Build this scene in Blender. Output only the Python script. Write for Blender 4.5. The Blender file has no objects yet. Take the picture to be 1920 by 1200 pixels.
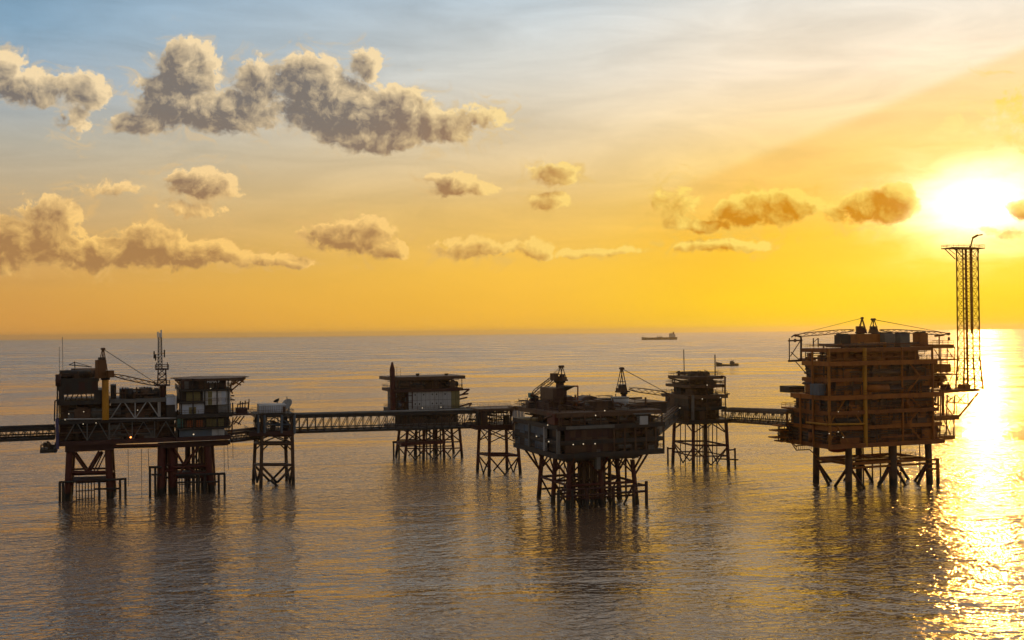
import bpy, math, random
from mathutils import Vector, Matrix

# ---------------------------------------------------------------- camera
FPX = 2059.0            # focal length in units of the 1920-wide frame
CAM_H = 45.0
PITCH = math.radians(0.64)
ROLL = math.radians(0.63)
scene = bpy.context.scene
col = scene.collection
cam_data = bpy.data.cameras.new('camera')
cam_data.sensor_width = 36.0
cam_data.lens = 36.0 * FPX / 1920.0
cam_data.clip_start = 0.5
cam_data.clip_end = 60000.0
cam = bpy.data.objects.new('camera', cam_data)
col.objects.link(cam)
CAM_P = Vector((0, 0, CAM_H))
cam.matrix_world = (Matrix.Translation(CAM_P) @ Matrix.Rotation(math.pi / 2 + PITCH, 4, 'X')
                    @ Matrix.Rotation(-ROLL, 4, 'Z'))
CAM_R = cam.matrix_world.to_3x3()
scene.camera = cam

def ray(px, py):
    return (CAM_R @ Vector((px - 960.0, 600.0 - py, -FPX))).normalized()

# ---------------------------------------------------------------- sun
SUN = ray(1838, 383)
SUN_AZ = math.atan2(SUN.x, SUN.y)
SUN_EL = math.asin(SUN.z)
sun_data = bpy.data.lights.new('sun', 'SUN')
sun_data.energy = 0.42
sun_data.angle = math.radians(1.2)
sun_data.color = (1.0, 0.50, 0.10)
sun = bpy.data.objects.new('sun', sun_data)
sun.rotation_euler = SUN.to_track_quat('Z', 'Y').to_euler()
sun.location = (0, 0, 120)
col.objects.link(sun)

# ---------------------------------------------------------------- exposure, sampling
scene.view_settings.view_transform = 'Standard'
scene.view_settings.look = 'None'
scene.view_settings.exposure = 0.0
scene.view_settings.gamma = 1.0
cy = scene.cycles
cy.use_adaptive_sampling = True
cy.adaptive_threshold = 0.02
cy.adaptive_min_samples = 16
cy.use_denoising = True
cy.max_bounces = 5
cy.diffuse_bounces = 2
cy.glossy_bounces = 3
cy.transmission_bounces = 2
cy.volume_bounces = 0
cy.sample_clamp_indirect = 6.0
cy.caustics_reflective = False
cy.caustics_refractive = False

def lin(c):
    return tuple(((x / 255.0) / 12.92 if x / 255.0 <= 0.04045 else ((x / 255.0 + 0.055) / 1.055) ** 2.4) for x in c)

# ---------------------------------------------------------------- small node toolkit
class NT:
    def __init__(self, tree):
        self.t = tree
    def n(self, kind, **kw):
        nd = self.t.nodes.new(kind)
        for k, v in kw.items():
            setattr(nd, k, v)
        return nd
    def put(self, sock, v):
        if isinstance(v, bpy.types.NodeSocket):
            self.t.links.new(v, sock)
        else:
            sock.default_value = v
    def m(self, op, a, b=None, c=None, clamp=False):
        nd = self.n('ShaderNodeMath', operation=op, use_clamp=clamp)
        for i, v in enumerate((a, b, c)):
            if v is not None:
                self.put(nd.inputs[i], v)
        return nd.outputs[0]
    def v(self, op, a, b=None, c=None):
        nd = self.n('ShaderNodeVectorMath', operation=op)
        for i, x in enumerate((a, b, c)):
            if x is not None:
                self.put(nd.inputs[i], x)
        return nd.outputs['Value'] if op in ('DOT_PRODUCT', 'LENGTH', 'DISTANCE') else nd.outputs[0]
    def ss(self, x, lo, hi, a=0.0, b=1.0, kind='SMOOTHSTEP'):
        nd = self.n('ShaderNodeMapRange', interpolation_type=kind)
        self.put(nd.inputs[0], x)
        for i, val in enumerate((lo, hi, a, b)):
            self.put(nd.inputs[i + 1], val)
        return nd.outputs[0]
    def mix(self, f, a, b, blend='MIX'):
        nd = self.n('ShaderNodeMix', data_type='RGBA', blend_type=blend)
        self.put(nd.inputs[0], f)
        for s, val in ((nd.inputs[6], a), (nd.inputs[7], b)):
            if isinstance(val, tuple) and len(val) == 3:
                val = val + (1,)
            self.put(s, val)
        return nd.outputs[2]
    def noise(self, vec, scale, detail=4.0, rough=0.5, dist=0.0, dim='3D', out=0):
        nd = self.n('ShaderNodeTexNoise', noise_dimensions=dim)
        self.put(nd.inputs['Vector'], vec)
        nd.inputs['Scale'].default_value = scale
        nd.inputs['Detail'].default_value = detail
        nd.inputs['Roughness'].default_value = rough
        nd.inputs['Distortion'].default_value = dist
        return nd.outputs[out]
    def ramp(self, fac, stops):
        nd = self.n('ShaderNodeValToRGB')
        cr = nd.color_ramp
        while len(cr.elements) < len(stops):
            cr.elements.new(0.5)
        for e, (p, c) in zip(cr.elements, stops):
            e.position = p
            e.color = tuple(c) + (1,)
        self.put(nd.inputs[0], fac)
        return nd.outputs[0]

# ---------------------------------------------------------------- sky
US = 20.59                                   # sky units: 100 frame pixels
def sky_uv(px, py):
    d = ray(px, py)
    return math.atan2(d.x, d.y) * US, d.z / math.hypot(d.x, d.y) * US

CLOUDS = [  # px, py, half width, half height, weight
    # large cumulus, upper left
    (352, 135, 66, 64, 1.0), (322, 190, 84, 58, 1.0), (268, 232, 66, 26, .8), (410, 208, 130, 48, 1.0),
    (486, 158, 52, 60, .85), (585, 158, 80, 64, .95), (640, 205, 130, 66, 1.05), (684, 122, 38, 42, .8),
    (745, 208, 88, 54, .95), (815, 238, 88, 40, .8), (700, 258, 130, 32, .95), (905, 222, 66, 34, .5),
    # left edge
    (8, 118, 30, 28, .8), (44, 164, 96, 34, .9), (160, 172, 46, 38, .7), (142, 220, 34, 44, .5),
    # middle left
    (380, 346, 76, 38, .8), (352, 392, 64, 22, .45), (215, 358, 72, 22, .45),
    # long low bank
    (92, 404, 66, 36, .8), (52, 452, 116, 50, .95), (-60, 466, 120, 66, .95), (195, 476, 112, 34, 1.0),
    (290, 456, 70, 42, .95), (352, 478, 124, 30, .95), (404, 466, 42, 26, .75), (478, 488, 80, 16, .75), (546, 488, 42, 17, .7),
    (660, 446, 96, 40, .85), (700, 434, 50, 30, .7), (606, 440, 54, 22, .55), (730, 470, 46, 22, .85),
    # small ones, middle
    (850, 346, 56, 32, .95), (896, 354, 46, 20, .75), (1040, 326, 56, 32, .7), (1026, 376, 48, 26, .7),
    (895, 464, 94, 26, .6), (1003, 468, 42, 22, .75), (1090, 474, 86, 12, .55), (1160, 468, 60, 12, .55),
    (1262, 388, 60, 42, .48), (1392, 396, 62, 36, .9), (1450, 392, 100, 36, .85), (1325, 422, 84, 15, .8),
    (1345, 460, 110, 17, .7),
    # close to the sun
    (1646, 388, 78, 36, 1.0), (1684, 370, 40, 36, .95), (1596, 398, 60, 30, .55),
    (1886, 226, 58, 58, .4), (1925, 396, 34, 24, .95), (1884, 436, 52, 13, .5),
]

world = bpy.data.worlds.new('World')
scene.world = world
world.use_nodes = True
world.cycles.sampling_method = 'MANUAL'
world.cycles.sample_map_resolution = 512
wt = world.node_tree
wt.nodes.clear()
w = NT(wt)
dirn = w.v('NORMALIZE', w.n('ShaderNodeTexCoord').outputs['Generated'])
sep = w.n('ShaderNodeSeparateXYZ'); w.put(sep.inputs[0], dirn)
dx, dy, dz = sep.outputs
az = w.m('ARCTAN2', dx, dy)
hl = w.m('SQRT', w.m('MAXIMUM', w.m('SUBTRACT', 1.0, w.m('MULTIPLY', dz, dz)), 1e-4))
uu = w.m('MULTIPLY', az, US)
vv = w.m('MAXIMUM', w.m('MULTIPLY', w.m('DIVIDE', dz, hl), US), 0.0)
# horizontal angle from the sun, in sky units; never wraps
sh = Vector((SUN.x, SUN.y, 0)).normalized()
hcos = w.m('DIVIDE', w.v('DOT_PRODUCT', dirn, tuple(sh)), hl)
du = w.m('MULTIPLY', w.m('ARCCOSINE', w.m('MINIMUM', w.m('MAXIMUM', hcos, -1.0), 1.0)), US)
gam = w.m('MULTIPLY', w.m('ARCCOSINE', w.m('MINIMUM', w.v('DOT_PRODUCT', dirn, tuple(SUN)), 1.0)), US)
vn = w.m('DIVIDE', vv, 14.0, clamp=True)
def stops(lst):
    return [(v / 14.0, lin(c)) for v, c in lst]
far = w.ramp(vn, stops([(0.0, (216, 152, 68)), (.8, (216, 160, 80)), (1.6, (206, 164, 104)), (2.6, (196, 174, 138)), (3.4, (184, 178, 162)),
                        (4.3, (162, 176, 186)), (5.4, (134, 166, 190)), (6.4, (128, 164, 192)), (13.5, (104, 106, 122))]))
mid = w.ramp(vn, stops([(0.0, (248, 186, 58)), (1.1, (250, 194, 70)), (2.3, (232, 190, 108)), (3.3, (230, 204, 158)), (4.8, (216, 212, 200)),
                        (6.3, (192, 206, 215)), (13.5, (200, 194, 188))]))  # last stop, above the frame, is raised so the water reflects brighter
near = w.ramp(vn, stops([(0.0, (252, 204, 22)), (.6, (255, 210, 26)), (1.7, (253, 202, 54)), (3.2, (252, 216, 138)), (4.7, (250, 232, 204)),
                         (6.2, (228, 226, 218)), (13.5, (214, 200, 184))]))
sky = w.mix(w.ss(du, 17.0, 8.3, kind='LINEAR'), far, mid)
sky = w.mix(w.ss(du, 8.6, 3.0), sky, near)
# edge of a thin high sheet, running down from the upper right
e0, e1 = sky_uv(1920, 80), sky_uv(1250, 350)
sl = (e1[1] - e0[1]) / (e1[0] - e0[0])
below = w.m('SUBTRACT', w.m('MULTIPLY_ADD', uu, sl, e0[1] - sl * e0[0]), w.m('ADD', vv, 0.0))
sheet = w.m('MULTIPLY', w.ss(below, -.05, .22), w.m('MULTIPLY', w.ss(below, 3.2, .6), w.ss(uu, 1.5, 4.5)))
sky = w.mix(sheet, sky, (.95, .85, .66), 'MULTIPLY')
# behind the viewer the unseen sky is a warm grey, raised to fill the shaded fronts
sky = w.mix(w.m('MULTIPLY', w.ss(du, 22.0, 50.0), 0.75), sky, lin((124, 118, 116)))
# faint high veil, drawn out into streaks
puv = w.n('ShaderNodeCombineXYZ')
w.put(puv.inputs[0], uu); w.put(puv.inputs[1], vv)
p = puv.outputs[0]
veil_v = w.v('MULTIPLY', w.v('ADD', p, w.v('MULTIPLY', p, (0, 0, 0))), (0.22, 1.1, 1.0))
veil = w.noise(veil_v, 1.3, 6.0, 0.6, 0.7)
veil_f = w.m('MULTIPLY', w.m('SUBTRACT', veil, 0.5), w.ss(vv, 0.4, 3.5, 0.12, 0.62))
sky = w.mix(1.0, sky, w.n('ShaderNodeCombineColor').outputs[0], 'ADD') if False else sky
veil_gain = w.m('ADD', 1.0, veil_f)
sky = w.v('SCALE', sky, None)
sky.node.inputs['Scale'].default_value = 1.0
wt.links.new(veil_gain, sky.node.inputs['Scale'])
# Nishita sky for the physically lit share
nish = w.n('ShaderNodeTexSky', sky_type='NISHITA', sun_disc=False, sun_elevation=SUN_EL, sun_rotation=SUN_AZ, air_density=1.2, dust_density=3.0)
sky = w.v('ADD', w.v('MULTIPLY', sky, (.97, .97, .97)), w.v('MULTIPLY', nish.outputs[0], (.003, .003, .003)))
# aureole round the sun
sv = SUN.z / math.hypot(SUN.x, SUN.y) * US
dvs = w.m('SUBTRACT', vv, sv)
wob = w.m('MULTIPLY_ADD', w.noise(w.v('MULTIPLY', p, (.5, 1.6, 1)), 1.5, 4.0, .55, .4, '2D'), 1.3, .35)
el = w.m('ADD', w.m('MULTIPLY', w.m('MULTIPLY', du, du), 1 / 1.10 ** 2), w.m('MULTIPLY', w.m('MULTIPLY', dvs, dvs), 1 / .62 ** 2))
g1 = w.m('EXPONENT', w.m('MULTIPLY', w.m('DIVIDE', el, wob), -1.0))
g2 = w.m('EXPONENT', w.m('MULTIPLY', gam, -1.0 / 1.1))
sky_glow = w.v('ADD', w.v('SCALE', (1.0, .93, .68), None), w.v('SCALE', (1.0, .62, .14), None))
sn = sky_glow.node
for i, (g, k) in enumerate(((g1, 2.0), (g2, .34))):
    s = wt.links[0]
    src = sn.inputs[i].links[0].from_node
    wt.links.new(w.m('MULTIPLY', g, k), src.inputs['Scale'])
# --- clouds: rounded masses given by direction, broken up by billows and fibres.
# The sky is divided into stretches so that only the masses near a direction are worked out there.
WARP = w.noise(p, 1.3, 3.0, 0.55, 0.0, '2D', 1)
PW = w.v('ADD', p, w.v('MULTIPLY_ADD', WARP, (.42, .30, 0), (-.21, -.15, 0)))
LOW = w.ss(vv, 4.3, 1.3)
NEARSUN = w.ss(du, 12.0, 3.0)
DARK = w.mix(LOW, lin((122, 113, 106)), lin((170, 126, 78)))
DARK = w.mix(NEARSUN, DARK, lin((212, 138, 20)))
# wisps high above the sun are thin and shine through
DARK = w.mix(w.m('MULTIPLY', w.ss(dvs, .7, 1.3), w.ss(gam, 3.0, 1.4)), DARK, lin((255, 240, 190)))
BRT = w.mix(LOW, lin((248, 220, 172)), lin((252, 202, 114)))
BRT = w.mix(NEARSUN, BRT, tuple(1.02 * x for x in lin((255, 220, 104))))
OFF = (.20, .16)                       # towards the light, sky units

def billow(vec):
    vo = w.n('ShaderNodeTexVoronoi', voronoi_dimensions='2D', feature='SMOOTH_F1')
    w.put(vo.inputs['Vector'], vec)
    vo.inputs['Scale'].default_value = 3.2
    vo.inputs['Detail'].default_value = 3.0
    vo.inputs['Roughness'].default_value = .55
    vo.inputs['Lacunarity'].default_value = 2.3
    vo.inputs['Smoothness'].default_value = .35
    return w.m('SUBTRACT', .48, vo.outputs['Distance'])

def cloud_field(blobs, vec):
    field = None
    for px, py, rx, ry, k in blobs:
        cu, cv = sky_uv(px, py)
        ix, iy = 100.0 / rx / 1.08, 100.0 / ry / 1.08
        d = w.v('MULTIPLY_ADD', vec, (ix, iy, 0), (-cu * ix, -cv * iy, 0))
        q = w.m('MULTIPLY_ADD', w.v('DOT_PRODUCT', d, d), -k, k)
        field = q if field is None else w.m('SMOOTH_MAX', field, q, 0.22)
    return field

def cloudy(fieldfn):
    """Background shader of the sky with clouds of the given mass field"""
    f0 = fieldfn(PW)
    f1 = fieldfn(w.v('ADD', PW, OFF + (0,)))
    b0, b1 = billow(PW), billow(w.v('ADD', PW, OFF + (0,)))
    fib = w.noise(p, 4.2, 9.0, .64, .3, '2D')
    rough = w.m('ADD', w.m('MULTIPLY', b0, .62), w.m('MULTIPLY', w.m('SUBTRACT', fib, .5), 1.5))
    dens = w.m('ADD', w.m('MULTIPLY', f0, 1.7), rough)
    soft = w.m('MULTIPLY_ADD', w.m('SUBTRACT', f1, f0), 1.2, .55)        # crisp towards the light, soft below
    alpha = w.ss(dens, .06, w.m('MINIMUM', w.m('MAXIMUM', soft, .48), 1.05))
    thick = w.ss(w.m('ADD', f0, w.m('MULTIPLY', rough, .30)), .05, .80)
    rel = w.m('ADD', w.m('MULTIPLY', w.m('SUBTRACT', f0, f1), 1.0), w.m('MULTIPLY', w.m('SUBTRACT', b0, b1), .5))
    rel = w.m('ADD', rel, w.m('MULTIPLY', w.m('SUBTRACT', fib, .5), .22))
    rim = w.m('MULTIPLY', w.ss(dens, .75, .15), w.ss(w.m('SUBTRACT', f0, f1), -.12, .18))
    shade = w.m('ADD', w.m('ADD', w.m('SUBTRACT', .68, w.m('MULTIPLY', thick, .62)), rel), w.m('MULTIPLY', rim, .22), clamp=True)
    c = w.mix(shade, DARK, BRT)
    # torn, thin veils hanging about the dense parts
    veilc = w.noise(w.v('MULTIPLY', PW, (.8, 1.25, 1)), 2.0, 8.0, .68, .9, '2D')
    va = w.m('MULTIPLY', w.ss(w.m('ADD', w.m('MULTIPLY', f0, .42), w.m('MULTIPLY_ADD', w.m('SUBTRACT', veilc, .5), 3.6, .22)), .05, 1.1), .75)
    thin = w.mix(w.m('MULTIPLY', va, w.ss(f0, -2.6, -.4)), SKY, w.mix(.35, BRT, DARK))
    c = w.mix(w.m('MULTIPLY', alpha, .95), thin, c)
    att = w.m('SUBTRACT', 1.0, w.m('MULTIPLY', alpha, w.m('MULTIPLY_ADD', thick, .5, .45)))
    g = w.v('SCALE', sky_glow, None)
    wt.links.new(att, g.node.inputs['Scale'])
    bg = w.n('ShaderNodeBackground')
    wt.links.new(w.v('ADD', c, g), bg.inputs[0])
    return bg.outputs[0]

def choose(test, a, b):
    mx = w.n('ShaderNodeMixShader')
    wt.links.new(test, mx.inputs[0])
    wt.links.new(a, mx.inputs[1]); wt.links.new(b, mx.inputs[2])
    return mx.outputs[0]

SKY = sky
clear_bg = w.n('ShaderNodeBackground')
wt.links.new(w.v('ADD', SKY, sky_glow), clear_bg.inputs[0])
# the same scattered cumulus go on to both sides of the photographed stretch
def scattered(vec):
    g = w.m('MULTIPLY', w.m('SUBTRACT', w.noise(w.v('MULTIPLY', vec, (.55, 1.0, 1)), .6, 2.0, .5, 0.0, '2D'), .60), 6.0)
    g = w.m('MINIMUM', g, .8)
    return w.m('SUBTRACT', g, w.m('MULTIPLY', w.m('SUBTRACT', 1.0, w.m('MULTIPLY', w.ss(w.m('ABSOLUTE', uu), 10.6, 12.5), w.ss(vv, 1.0, 1.8))), 4.0))
side = cloudy(scattered)
cuts = [-400, 250, 500, 780, 980, 1220, 1540, 2400]
shader = None
for a, b in zip(cuts[:-1], cuts[1:]):
    sel = [c for c in CLOUDS if c[0] + c[2] * 1.9 + 30 > a and c[0] - c[2] * 1.9 - 30 < b]
    s_ = cloudy(lambda vec, sel=sel: cloud_field(sel, vec))
    if shader is None:
        shader = s_
    else:
        shader = choose(w.m('GREATER_THAN', uu, sky_uv(a, 400)[0]), shader, s_)
in_band = w.m('MULTIPLY', w.m('GREATER_THAN', vv, .7), w.m('LESS_THAN', vv, 7.2))
in_frame = w.m('LESS_THAN', w.m('ABSOLUTE', uu), 10.5)
shader = choose(in_frame, choose(w.m('LESS_THAN', vv, 9.0), clear_bg.outputs[0], side), choose(in_band, clear_bg.outputs[0], shader))
wo = w.n('ShaderNodeOutputWorld')
wt.links.new(shader, wo.inputs[0])

# ---------------------------------------------------------------- materials
MATS = {}
def new_mat(name):
    m = bpy.data.materials.new(name)
    m.use_nodes = True
    m.node_tree.nodes.clear()
    return m, NT(m.node_tree)

def steel(name, base, rust=(70, 38, 20), amount=.45, rough=.6, metal=0.0, scale=.35):
    """Painted steel with rust and grime in patches and vertical runs."""
    m, t = new_mat(name)
    pos = t.n('ShaderNodeNewGeometry').outputs['Position']
    runs = t.noise(t.v('MULTIPLY', pos, (1, 1, .16)), scale * 2.2, 5.0, .65)
    blot = t.noise(pos, scale, 6.0, .62)
    f = t.m('MULTIPLY', t.ss(t.m('ADD', t.m('MULTIPLY', runs, .5), t.m('MULTIPLY', blot, .5)), .44, .66), amount)
    tone = t.noise(pos, .11, 3.0, .5)
    b = t.mix(t.ss(tone, .3, .7, 0, .5, 'LINEAR'), lin(base), tuple(x * .6 for x in lin(base)))
    c = t.mix(f, b, lin(rust))
    # weed and mussels up to the splash zone
    sz = t.n('ShaderNodeSeparateXYZ'); t.put(sz.inputs[0], pos)
    growth = t.ss(t.m('ADD', sz.outputs[2], t.m('MULTIPLY', t.noise(pos, .8, 4.0, .6), 2.4)), 4.0, 2.8)
    c = t.mix(growth, c, lin((34, 28, 20)))
    bs = t.n('ShaderNodeBsdfPrincipled')
    t.put(bs.inputs['Base Color'], c)
    t.put(bs.inputs['Roughness'], t.m('ADD', rough, t.m('MULTIPLY', f, .25), clamp=True))
    bs.inputs['Metallic'].default_value = metal
    bmp = t.n('ShaderNodeBump'); bmp.inputs['Strength'].default_value = .25; bmp.inputs['Distance'].default_value = .03
    t.put(bmp.inputs['Height'], t.noise(pos, 6.0, 3.0, .6))
    t.t.links.new(bmp.outputs[0], bs.inputs['Normal'])
    o = t.n('ShaderNodeOutputMaterial')
    t.t.links.new(bs.outputs[0], o.inputs[0])
    MATS[name] = m
    return m

def lamp_mat(name, colr, k):
    m, t = new_mat(name)
    e = t.n('ShaderNodeEmission'); e.inputs[0].default_value = tuple(colr) + (1,); e.inputs[1].default_value = k
    o = t.n('ShaderNodeOutputMaterial'); t.t.links.new(e.outputs[0], o.inputs[0])
    m.cycles.emission_sampling = 'NONE'
    MATS[name] = m

# ---------------------------------------------------------------- sea
def sea_material():
    m, t = new_mat('sea_water')
    pos = t.n('ShaderNodeNewGeometry').outputs['Position']
    dist = t.v('LENGTH', t.v('MULTIPLY', pos, (1, 1, 0)))
    flat = t.v('MULTIPLY', pos, (1, 1, 0))
    def turned(a, sx, sy):
        mp = t.n('ShaderNodeMapping', vector_type='TEXTURE')
        t.put(mp.inputs['Vector'], flat)
        mp.inputs['Rotation'].default_value = (0, 0, math.radians(a))
        mp.inputs['Scale'].default_value = (sx, sy, 1)
        return mp.outputs[0]
    # wind patches and slicks: broad bands that lie along the wind
    patch = t.noise(turned(12, 170, 75), 1.0, 5.0, .6, 1.0, '2D')
    slick = t.noise(turned(3, 2600, 210), 1.0, 5.0, .55, 1.2, '2D')
    ruffle = t.ss(patch, .32, .64, .5, 1.3)
    calm = t.ss(slick, .62, .68)
    amp = t.m('MULTIPLY', ruffle, t.m('SUBTRACT', 1.0, t.m('MULTIPLY', calm, .6)))
    # waves: short chop on longer wavelets and a low swell (metres)
    def nz2(vec, det, ro, di=0.0):
        return t.noise(vec, 1.0, det, ro, di, '2D')
    swell = nz2(turned(14, 34, 13.0), 1.0, .5)
    wave = nz2(turned(20, 8.0, 3.8), 1.5, .5, .3)
    chop = nz2(turned(6, 2.5, 1.4), 2.0, .55, .4)
    rip = nz2(turned(-12, 1.6, .95), 1.0, .5, .4)
    h = t.m('ADD', t.m('MULTIPLY', swell, .7), t.m('MULTIPLY', wave, .46))
    h = t.m('ADD', h, t.m('ADD', t.m('MULTIPLY', chop, .36), t.m('MULTIPLY', rip, .13)))
    h = t.m('MULTIPLY', h, amp)
    bmp = t.n('ShaderNodeBump'); bmp.inputs['Strength'].default_value = 1.0; bmp.inputs['Distance'].default_value = 1.0
    t.put(bmp.inputs['Height'], h)
    # ripples too fine to resolve far off act as roughness
    far_r = t.ss(dist, 130, 2500, .16, .34, 'SMOOTHSTEP')
    ro = t.m('MULTIPLY', far_r, t.m('SUBTRACT', ruffle, t.m('MULTIPLY', calm, .45)), clamp=True)
    body = t.n('ShaderNodeBsdfDiffuse')          # silty water
    body.inputs['Color'].default_value = (.16, .105, .068, 1)
    gl = t.n('ShaderNodeBsdfGlossy')
    gl.inputs['Color'].default_value = (1.0, .885, .77, 1)
    t.put(gl.inputs['Roughness'], ro)
    fr = t.n('ShaderNodeFresnel'); fr.inputs['IOR'].default_value = 2.4
    for nd in (gl, fr):
        t.t.links.new(bmp.outputs[0], nd.inputs['Normal'])
    mx = t.n('ShaderNodeMixShader')
    t.t.links.new(fr.outputs[0], mx.inputs[0])
    t.t.links.new(body.outputs[0], mx.inputs[1]); t.t.links.new(gl.outputs[0], mx.inputs[2])
    o = t.n('ShaderNodeOutputMaterial'); t.t.links.new(mx.outputs[0], o.inputs[0])
    return m

def disc(name, radius, z, mat):
    me = bpy.data.meshes.new(name)
    vs, fs = [(0, 0, z)], []
    rings, seg = [60, 200, 600, 2000, 6000, radius], 96
    for r in rings:
        vs += [(r * math.cos(2 * math.pi * i / seg), r * math.sin(2 * math.pi * i / seg), z) for i in range(seg)]
    for i in range(seg):
        fs.append((0, 1 + i, 1 + (i + 1) % seg))
    for k in range(len(rings) - 1):
        a, b = 1 + k * seg, 1 + (k + 1) * seg
        for i in range(seg):
            j = (i + 1) % seg
            fs.append((a + i, b + i, b + j, a + j))
    me.from_pydata(vs, [], fs)
    me.materials.append(mat)
    o = bpy.data.objects.new(name, me)
    col.objects.link(o)
    return o

sea = disc('sea', 24000, 0.0, sea_material())
sea['kind'] = 'structure'
sea['label'] = 'rippled evening sea reaching to the horizon'

# ================================================================ paints
steel('red_paint', (92, 34, 22), amount=.5)
steel('dark_red', (66, 30, 24), amount=.5)
steel('yellow_paint', (214, 150, 30), (110, 58, 20), amount=.35)
steel('amber_glare_steel', (176, 102, 22), (104, 56, 18), amount=.5)  # amber of the sun glare over the tall platform is put into this paint
steel('amber_glare_panel', (152, 86, 20), (90, 46, 14), amount=.5)  # cladding brown with the same amber glare mixed into its colour
steel('ochre_dark', (116, 74, 24), (80, 44, 16), amount=.5)
steel('ochre_paint', (184, 116, 26), (96, 52, 20), amount=.45)  # ochre of the steelwork, warmed further to carry the glare on the tall platform
steel('grey_paint', (112, 112, 108), amount=.4)
steel('light_grey', (190, 192, 190), (110, 74, 48), amount=.35)
steel('white_paint', (242, 242, 240), (138, 96, 62), amount=.32, scale=.5)
steel('blue_white', (214, 224, 238), (120, 100, 88), amount=.3)
steel('blue_grey', (92, 108, 122), (84, 60, 44), amount=.35)
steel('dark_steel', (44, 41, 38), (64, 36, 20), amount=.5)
steel('brown_steel', (92, 66, 44), (74, 38, 16), amount=.5)
steel('olive_panel', (140, 132, 84), (92, 66, 40), amount=.35)
steel('orange_slat', (172, 92, 46), (96, 54, 30), amount=.35)
steel('teal_paint', (88, 138, 128), (70, 60, 48), amount=.3)
steel('purple_pipe', (82, 76, 116), (60, 48, 48), amount=.3)
steel('galvanised', (134, 136, 134), (100, 76, 54), amount=.3, rough=.45, metal=.4)
steel('hull_red', (120, 48, 36), (66, 34, 22), amount=.35)
steel('hull_dark', (52, 50, 54), (70, 44, 30), amount=.35)
steel('lifeboat_orange', (206, 84, 36), (150, 70, 40), amount=.25)
lamp_mat('lamp_white', (1.0, .80, .52), .75)
lamp_mat('lamp_red', (1.0, .25, .06), 6.0)

def glass_mat():
    m, t = new_mat('dark_glass')
    bs = t.n('ShaderNodeBsdfPrincipled')
    bs.inputs['Base Color'].default_value = (.02, .022, .026, 1)
    bs.inputs['Roughness'].default_value = .12
    o = t.n('ShaderNodeOutputMaterial'); t.t.links.new(bs.outputs[0], o.inputs[0])
    MATS['dark_glass'] = m
glass_mat()

# ================================================================ building tools
ID = Matrix.Identity(4)
WM = {}                      # world matrix of every object made here
def link(o, parent, M):
    col.objects.link(o)
    WM[o.name] = M
    if parent is not None:
        o.parent = parent
        o.matrix_parent_inverse = WM[parent.name].inverted()
    o.matrix_basis = M
    return o

def thing(name, label, cat, loc, group=None):
    o = bpy.data.objects.new(name, None)
    o.empty_display_size = 2.0
    o['label'] = label
    o['category'] = cat
    if group:
        o['group'] = group
    return link(o, None, Matrix.Translation(loc))

UNIT = {}
def cyl_data(seg, r0=1.0, r1=1.0):
    vs = [(r * math.cos(2 * math.pi * i / seg), r * math.sin(2 * math.pi * i / seg), z) for z, r in ((-.5, r0), (.5, r1)) for i in range(seg)]
    fs = [tuple(reversed(range(seg))), tuple(range(seg, 2 * seg))]
    fs += [(i, (i + 1) % seg, seg + (i + 1) % seg, seg + i) for i in range(seg)]
    return vs, fs
BOXV = [(x, y, z) for x in (-.5, .5) for y in (-.5, .5) for z in (-.5, .5)]
BOXF = [(0, 1, 3, 2), (4, 6, 7, 5), (0, 4, 5, 1), (2, 3, 7, 6), (0, 2, 6, 4), (1, 5, 7, 3)]
def mesh(name, vs, fs, mat, smooth=None):
    me = bpy.data.meshes.new(name)
    me.from_pydata(vs, [], fs)
    me.materials.append(MATS[mat])
    if smooth:
        n = len(me.polygons)
        flags = [len(p.vertices) == 4 for p in me.polygons] if smooth == 'sides' else [True] * n
        me.polygons.foreach_set('use_smooth', flags)
    me.update()
    return me
def unit(kind, mat, seg=8):
    k = (kind, mat, seg)
    if k not in UNIT:
        if kind == 'box':
            UNIT[k] = mesh('box', BOXV, BOXF, mat)
        else:
            UNIT[k] = mesh('tube', *cyl_data(seg), mat, 'sides')
    return UNIT[k]

def axis_matrix(a, b, sx, sy):
    a, b = Vector(a), Vector(b)
    d = b - a
    L = d.length or 1e-6
    z = d / L
    ref = Vector((0, 0, 1)) if abs(z.z) < .95 else Vector((math.cos(YAW), math.sin(YAW), 0))
    x = ref.cross(z).normalized()
    y = z.cross(x)
    M = Matrix((x * sx, y * sy, z * L)).transposed().to_4x4()
    M.translation = (a + b) / 2
    return M
YAW = math.radians(20)
def bar(name, a, b, r, mat, parent, seg=8):
    return link(bpy.data.objects.new(name, unit('tube', mat, seg)), parent, axis_matrix(a, b, r, r))
def beam(name, a, b, wdt, hgt, mat, parent):
    return link(bpy.data.objects.new(name, unit('box', mat)), parent, axis_matrix(a, b, wdt, hgt))

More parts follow.
